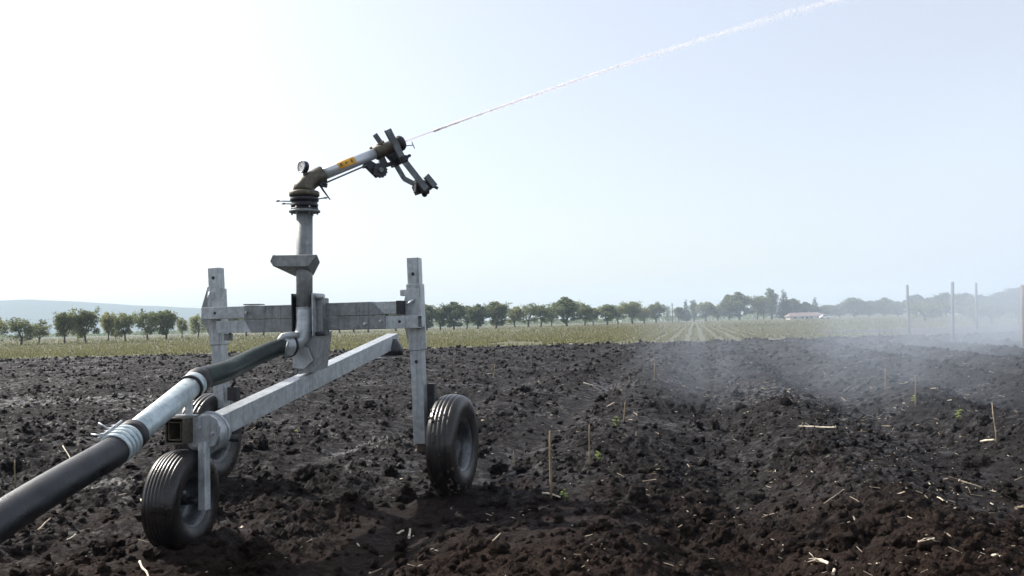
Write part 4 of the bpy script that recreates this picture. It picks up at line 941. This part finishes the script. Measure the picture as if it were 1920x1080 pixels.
def seedling(px, py, s, label, n=9):
    b = atz(px, py, .02); g = hz(b.x, b.y); b = atz(px, py, g); g = hz(b.x, b.y); e = empty('seedling', (b.x, b.y, g), 0); tag(e, label, 'seedling', 'green seedlings in the ploughed earth')
    rg = random.Random(px * 3); mb = MB(); mb.tube([(0, 0, -.03), (rg.gauss(0, .006), 0, s * .5), (rg.gauss(0, .01), 0, s * .9)], [.004, .003, .002], 6); mb.build('stem', M['seedling'], e)
    for k in range(n):
        a = rg.uniform(0, 6.28); z = s * rg.uniform(.25, 1.0); L = s * rg.uniform(.3, .5); u = Vector((math.cos(a), math.sin(a), rg.uniform(.1, .7))).normalized(); v = u.cross(Z3).normalized(); p = Vector((0, 0, z)); w = L * .36; nn = u.cross(v) * .15 * L
        mb = MB(); mb.add([p, p + u * L * .35 + v * w, p + u * L * .8 + v * w * .7 + nn, p + u * L + nn * 1.6, p + u * L * .8 - v * w * .7 + nn, p + u * L * .35 - v * w, p + u * L * .5 - nn], [(0, 1, 6), (1, 2, 6), (2, 3, 6), (3, 4, 6), (4, 5, 6), (5, 0, 6)]); mb.build('leaf', M['seedling'], e)
seedling(1059, 934, .075, 'seedling at the foot of the tallest stake')
seedling(1121, 852, .10, 'seedling beside the short brown stake')
seedling(1156, 798, .12, 'upright far seedling left of the dark leaning stake')
seedling(557, 806, .07, 'tiny seedling behind the drawbar left of the wet mud')
seedling(1797, 777, .10, 'seedling alone on the right side in the mist')
seedling(1713, 752, .10, 'seedling at the foot of the pale stake in the mist')
seedling(72, 975, .035, 'tiny yellow green seedling below the black hose', 5)
seedling(108, 728, .11, 'far seedling on the left above the hose', 6)

def stalk(px, py, px2, py2, r, label, forks=0, m='straw_pale'):
    b = atz(px, py, .0); g = hz(b.x, b.y); a = atz(px, py, g); c = atz(px2, py2, g); L = (c - a).length
    if L > .5: c = a + (c - a) * .5 / L
    g2 = hz(c.x, c.y); gm = max(hz((a.x + c.x) / 2, (a.y + c.y) / 2), (g + g2) / 2); rg = random.Random(px + py)
    o0 = Vector((a.x, a.y, g)); r *= .8; dz = max(0, gm - (g + g2) / 2); e1 = Vector((0, 0, dz + r)); e2 = Vector((c.x - a.x, c.y - a.y, g2 - g + dz + r))
    P = [e1, e1.lerp(e2, .33) + Vector((0, rg.gauss(0, .006), rg.gauss(0, .003))), e1.lerp(e2, .66) + Vector((0, rg.gauss(0, .006), rg.gauss(0, .003))), e2]
    mb = MB(); mb.tube(spline(P, 4), [r * (1 + .25 * (k % 4 == 0)) * (1 - .25 * k / 12) for k in range(13)], 8)
    for k in range(forks):
        q = P[0].lerp(P[1], rg.uniform(-.2, 1)); u = Vector((rg.gauss(0, 1), rg.gauss(0, 1), rg.uniform(0, .6))).normalized(); l = rg.uniform(.03, .08)
        mb.tube([q, q + u * l * .5, q + u * l + Vector((0, 0, -.01))], [r * .4, r * .3, r * .12], 5)
    o = mb.build('maize_stalk', M[m], None); o.location = o0; tag(o, label, 'maize stalk', 'dry maize stalks lying on the earth')
stalk(1500, 806, 1568, 810, .011, 'long pale jointed stalk lying level in the middle right', 7)
stalk(1818, 834, 1866, 848, .013, 'broken thick stalk with husk, upper right foreground', 5)
stalk(1798, 902, 1846, 903, .009, 'dull brown stalk with knobby ends, below the thick broken one', 4, 'straw')
stalk(1530, 1054, 1562, 1076, .012, 'bright split stalk at the bottom edge, right of centre', 3)
stalk(1562, 1080, 1568, 1058, .008, 'upright sliver beside the bright split stalk at the bottom', 0)
stalk(1574, 1030, 1590, 1010, .007, 'small curved stalk above the bright split stalk', 1)
stalk(1722, 1018, 1752, 1016, .007, 'short forked stalk near the bottom right', 5)
stalk(1765, 1000, 1784, 1026, .006, 'slanting thin stalk right of the forked one', 1, 'straw')
stalk(1018, 932, 1050, 942, .008, 'stalk lying across the foot of the tallest stake', 0)
stalk(1094, 719, 1112, 719, .016, 'flat pale piece on the far wheel track', 0)
stalk(918, 1020, 938, 1006, .006, 'thin slanted piece below the right wheel', 0, 'straw')
stalk(257, 918, 266, 940, .009, 'bright white piece left of the front wheel', 0)
stalk(262, 1055, 280, 1078, .007, 'bright piece at the bottom edge left of the front wheel', 0)
stalk(122, 1022, 142, 1016, .007, 'short bright piece on the left under the hose', 0)
stalk(118, 840, 132, 846, .007, 'bright piece behind the hose clamps', 0)
stalk(66, 1000, 96, 984, .008, 'dull broken stalk under the black hose', 4, 'straw')
stalk(767, 1010, 769, 994, .010, 'upright white stub in the cart shadow, bottom centre', 0)
stalk(745, 1006, 757, 1003, .009, 'short white piece beside the upright white stub', 0)
stalk(450, 994, 455, 992, .014, 'tiny white cube like chip right of the front wheel', 0)
stalk(1905, 955, 1920, 945, .010, 'tan stalk piece at the right edge', 4, 'straw')
stalk(1855, 1062, 1872, 1078, .008, 'pale piece near the bottom right corner', 2)
stalk(1900, 1032, 1920, 1036, .006, 'thin grey piece at the right edge near the bottom', 1, 'straw')
stalk(1545, 945, 1580, 932, .004, 'thin curved straw on the brown ridge, right of centre', 1, 'straw')
stalk(1756, 936, 1776, 948, .006, 'short pale slanting stalk above the forked one', 0)
stalk(1680, 945, 1698, 960, .005, 'small pale straw piece in the dark furrow', 1)

# ------------------------------------------------------------------ haze over the whole land, drifting spray on the right
def volume(name, dens_fn, color, aniso):
    m = bpy.data.materials.new(name); m.use_nodes = True; t = m.node_tree; t.nodes.clear()
    out = t.nodes.new('ShaderNodeOutputMaterial'); v = t.nodes.new('ShaderNodeVolumePrincipled'); t.links.new(v.outputs[0], out.inputs['Volume'])
    v.inputs['Color'].default_value = (*color, 1); v.inputs['Anisotropy'].default_value = aniso; dens_fn(t, v); return m
def hd_(t, v): v.inputs['Density'].default_value = .00030
hm = volume('air_haze', hd_, (.70, .86, 1.0), 0.0)
mb = MB(); mb.box((0, 1900, 68.5), (12000, 4600, 140)); o = mb.build('haze', hm); tag(o, 'pale blue haze in the air over the fields', kind='stuff')

def mist(center, radii, dens, nscale, seed, label, rot=0.0, streak=1.0):
    def fn(t, v):
        co = N(t, 'ShaderNodeTexCoord').outputs['Object']
        ln = N(t, 'ShaderNodeVectorMath', operation='LENGTH'); t.links.new(co, ln.inputs[0])
        fo = N(t, 'ShaderNodeMapRange', interpolation_type='SMOOTHERSTEP'); t.links.new(ln.outputs['Value'], fo.inputs[0]); fo.inputs[1].default_value = 1.0; fo.inputs[2].default_value = .0; fo.inputs[3].default_value = 0; fo.inputs[4].default_value = 1
        mp = N(t, 'ShaderNodeMapping'); mp.inputs['Location'].default_value = (seed, seed * .7, 0); mp.inputs['Scale'].default_value = (nscale, nscale, nscale * streak); t.links.new(co, mp.inputs[0])
        n = noise(t, mp.outputs[0], 1.0, 3, .55); r = N(t, 'ShaderNodeMapRange'); t.links.new(n, r.inputs[0]); r.inputs[1].default_value = .30; r.inputs[2].default_value = .70; r.inputs[3].default_value = .15; r.inputs[4].default_value = 1.6
        mu = N(t, 'ShaderNodeMath', operation='MULTIPLY'); t.links.new(fo.outputs[0], mu.inputs[0]); t.links.new(r.outputs[0], mu.inputs[1])
        t.links.new(N_mul(t, mu.outputs[0], dens), v.inputs['Density'])
    m = volume('spray_mist', fn, (.74, .84, .97), .0)
    mb = MB(); mb.sphere((0, 0, 0), 1.0, 24, 14); o = mb.build('spray_mist', m); o.location = center; o.scale = radii; o.rotation_euler = (0, 0, rot); tag(o, label, kind='stuff'); return o
mist((17.0, 24, 2.4), (11, 16, 8.0), .075, 2.2, 3, 'drifting water mist thickest at the right edge', R(-12))
mist((5.4, 12.5, 1.2), (3.0, 6.5, 3.0), .052, 5.0, 8, 'bluish veil of falling spray over the furrows on the right', R(-12), .28)
mist((3.0, 13.5, 1.0), (1.7, 4.5, 2.2), .050, 5.0, 12, 'faint veil of falling spray right of centre', R(-12), .28)
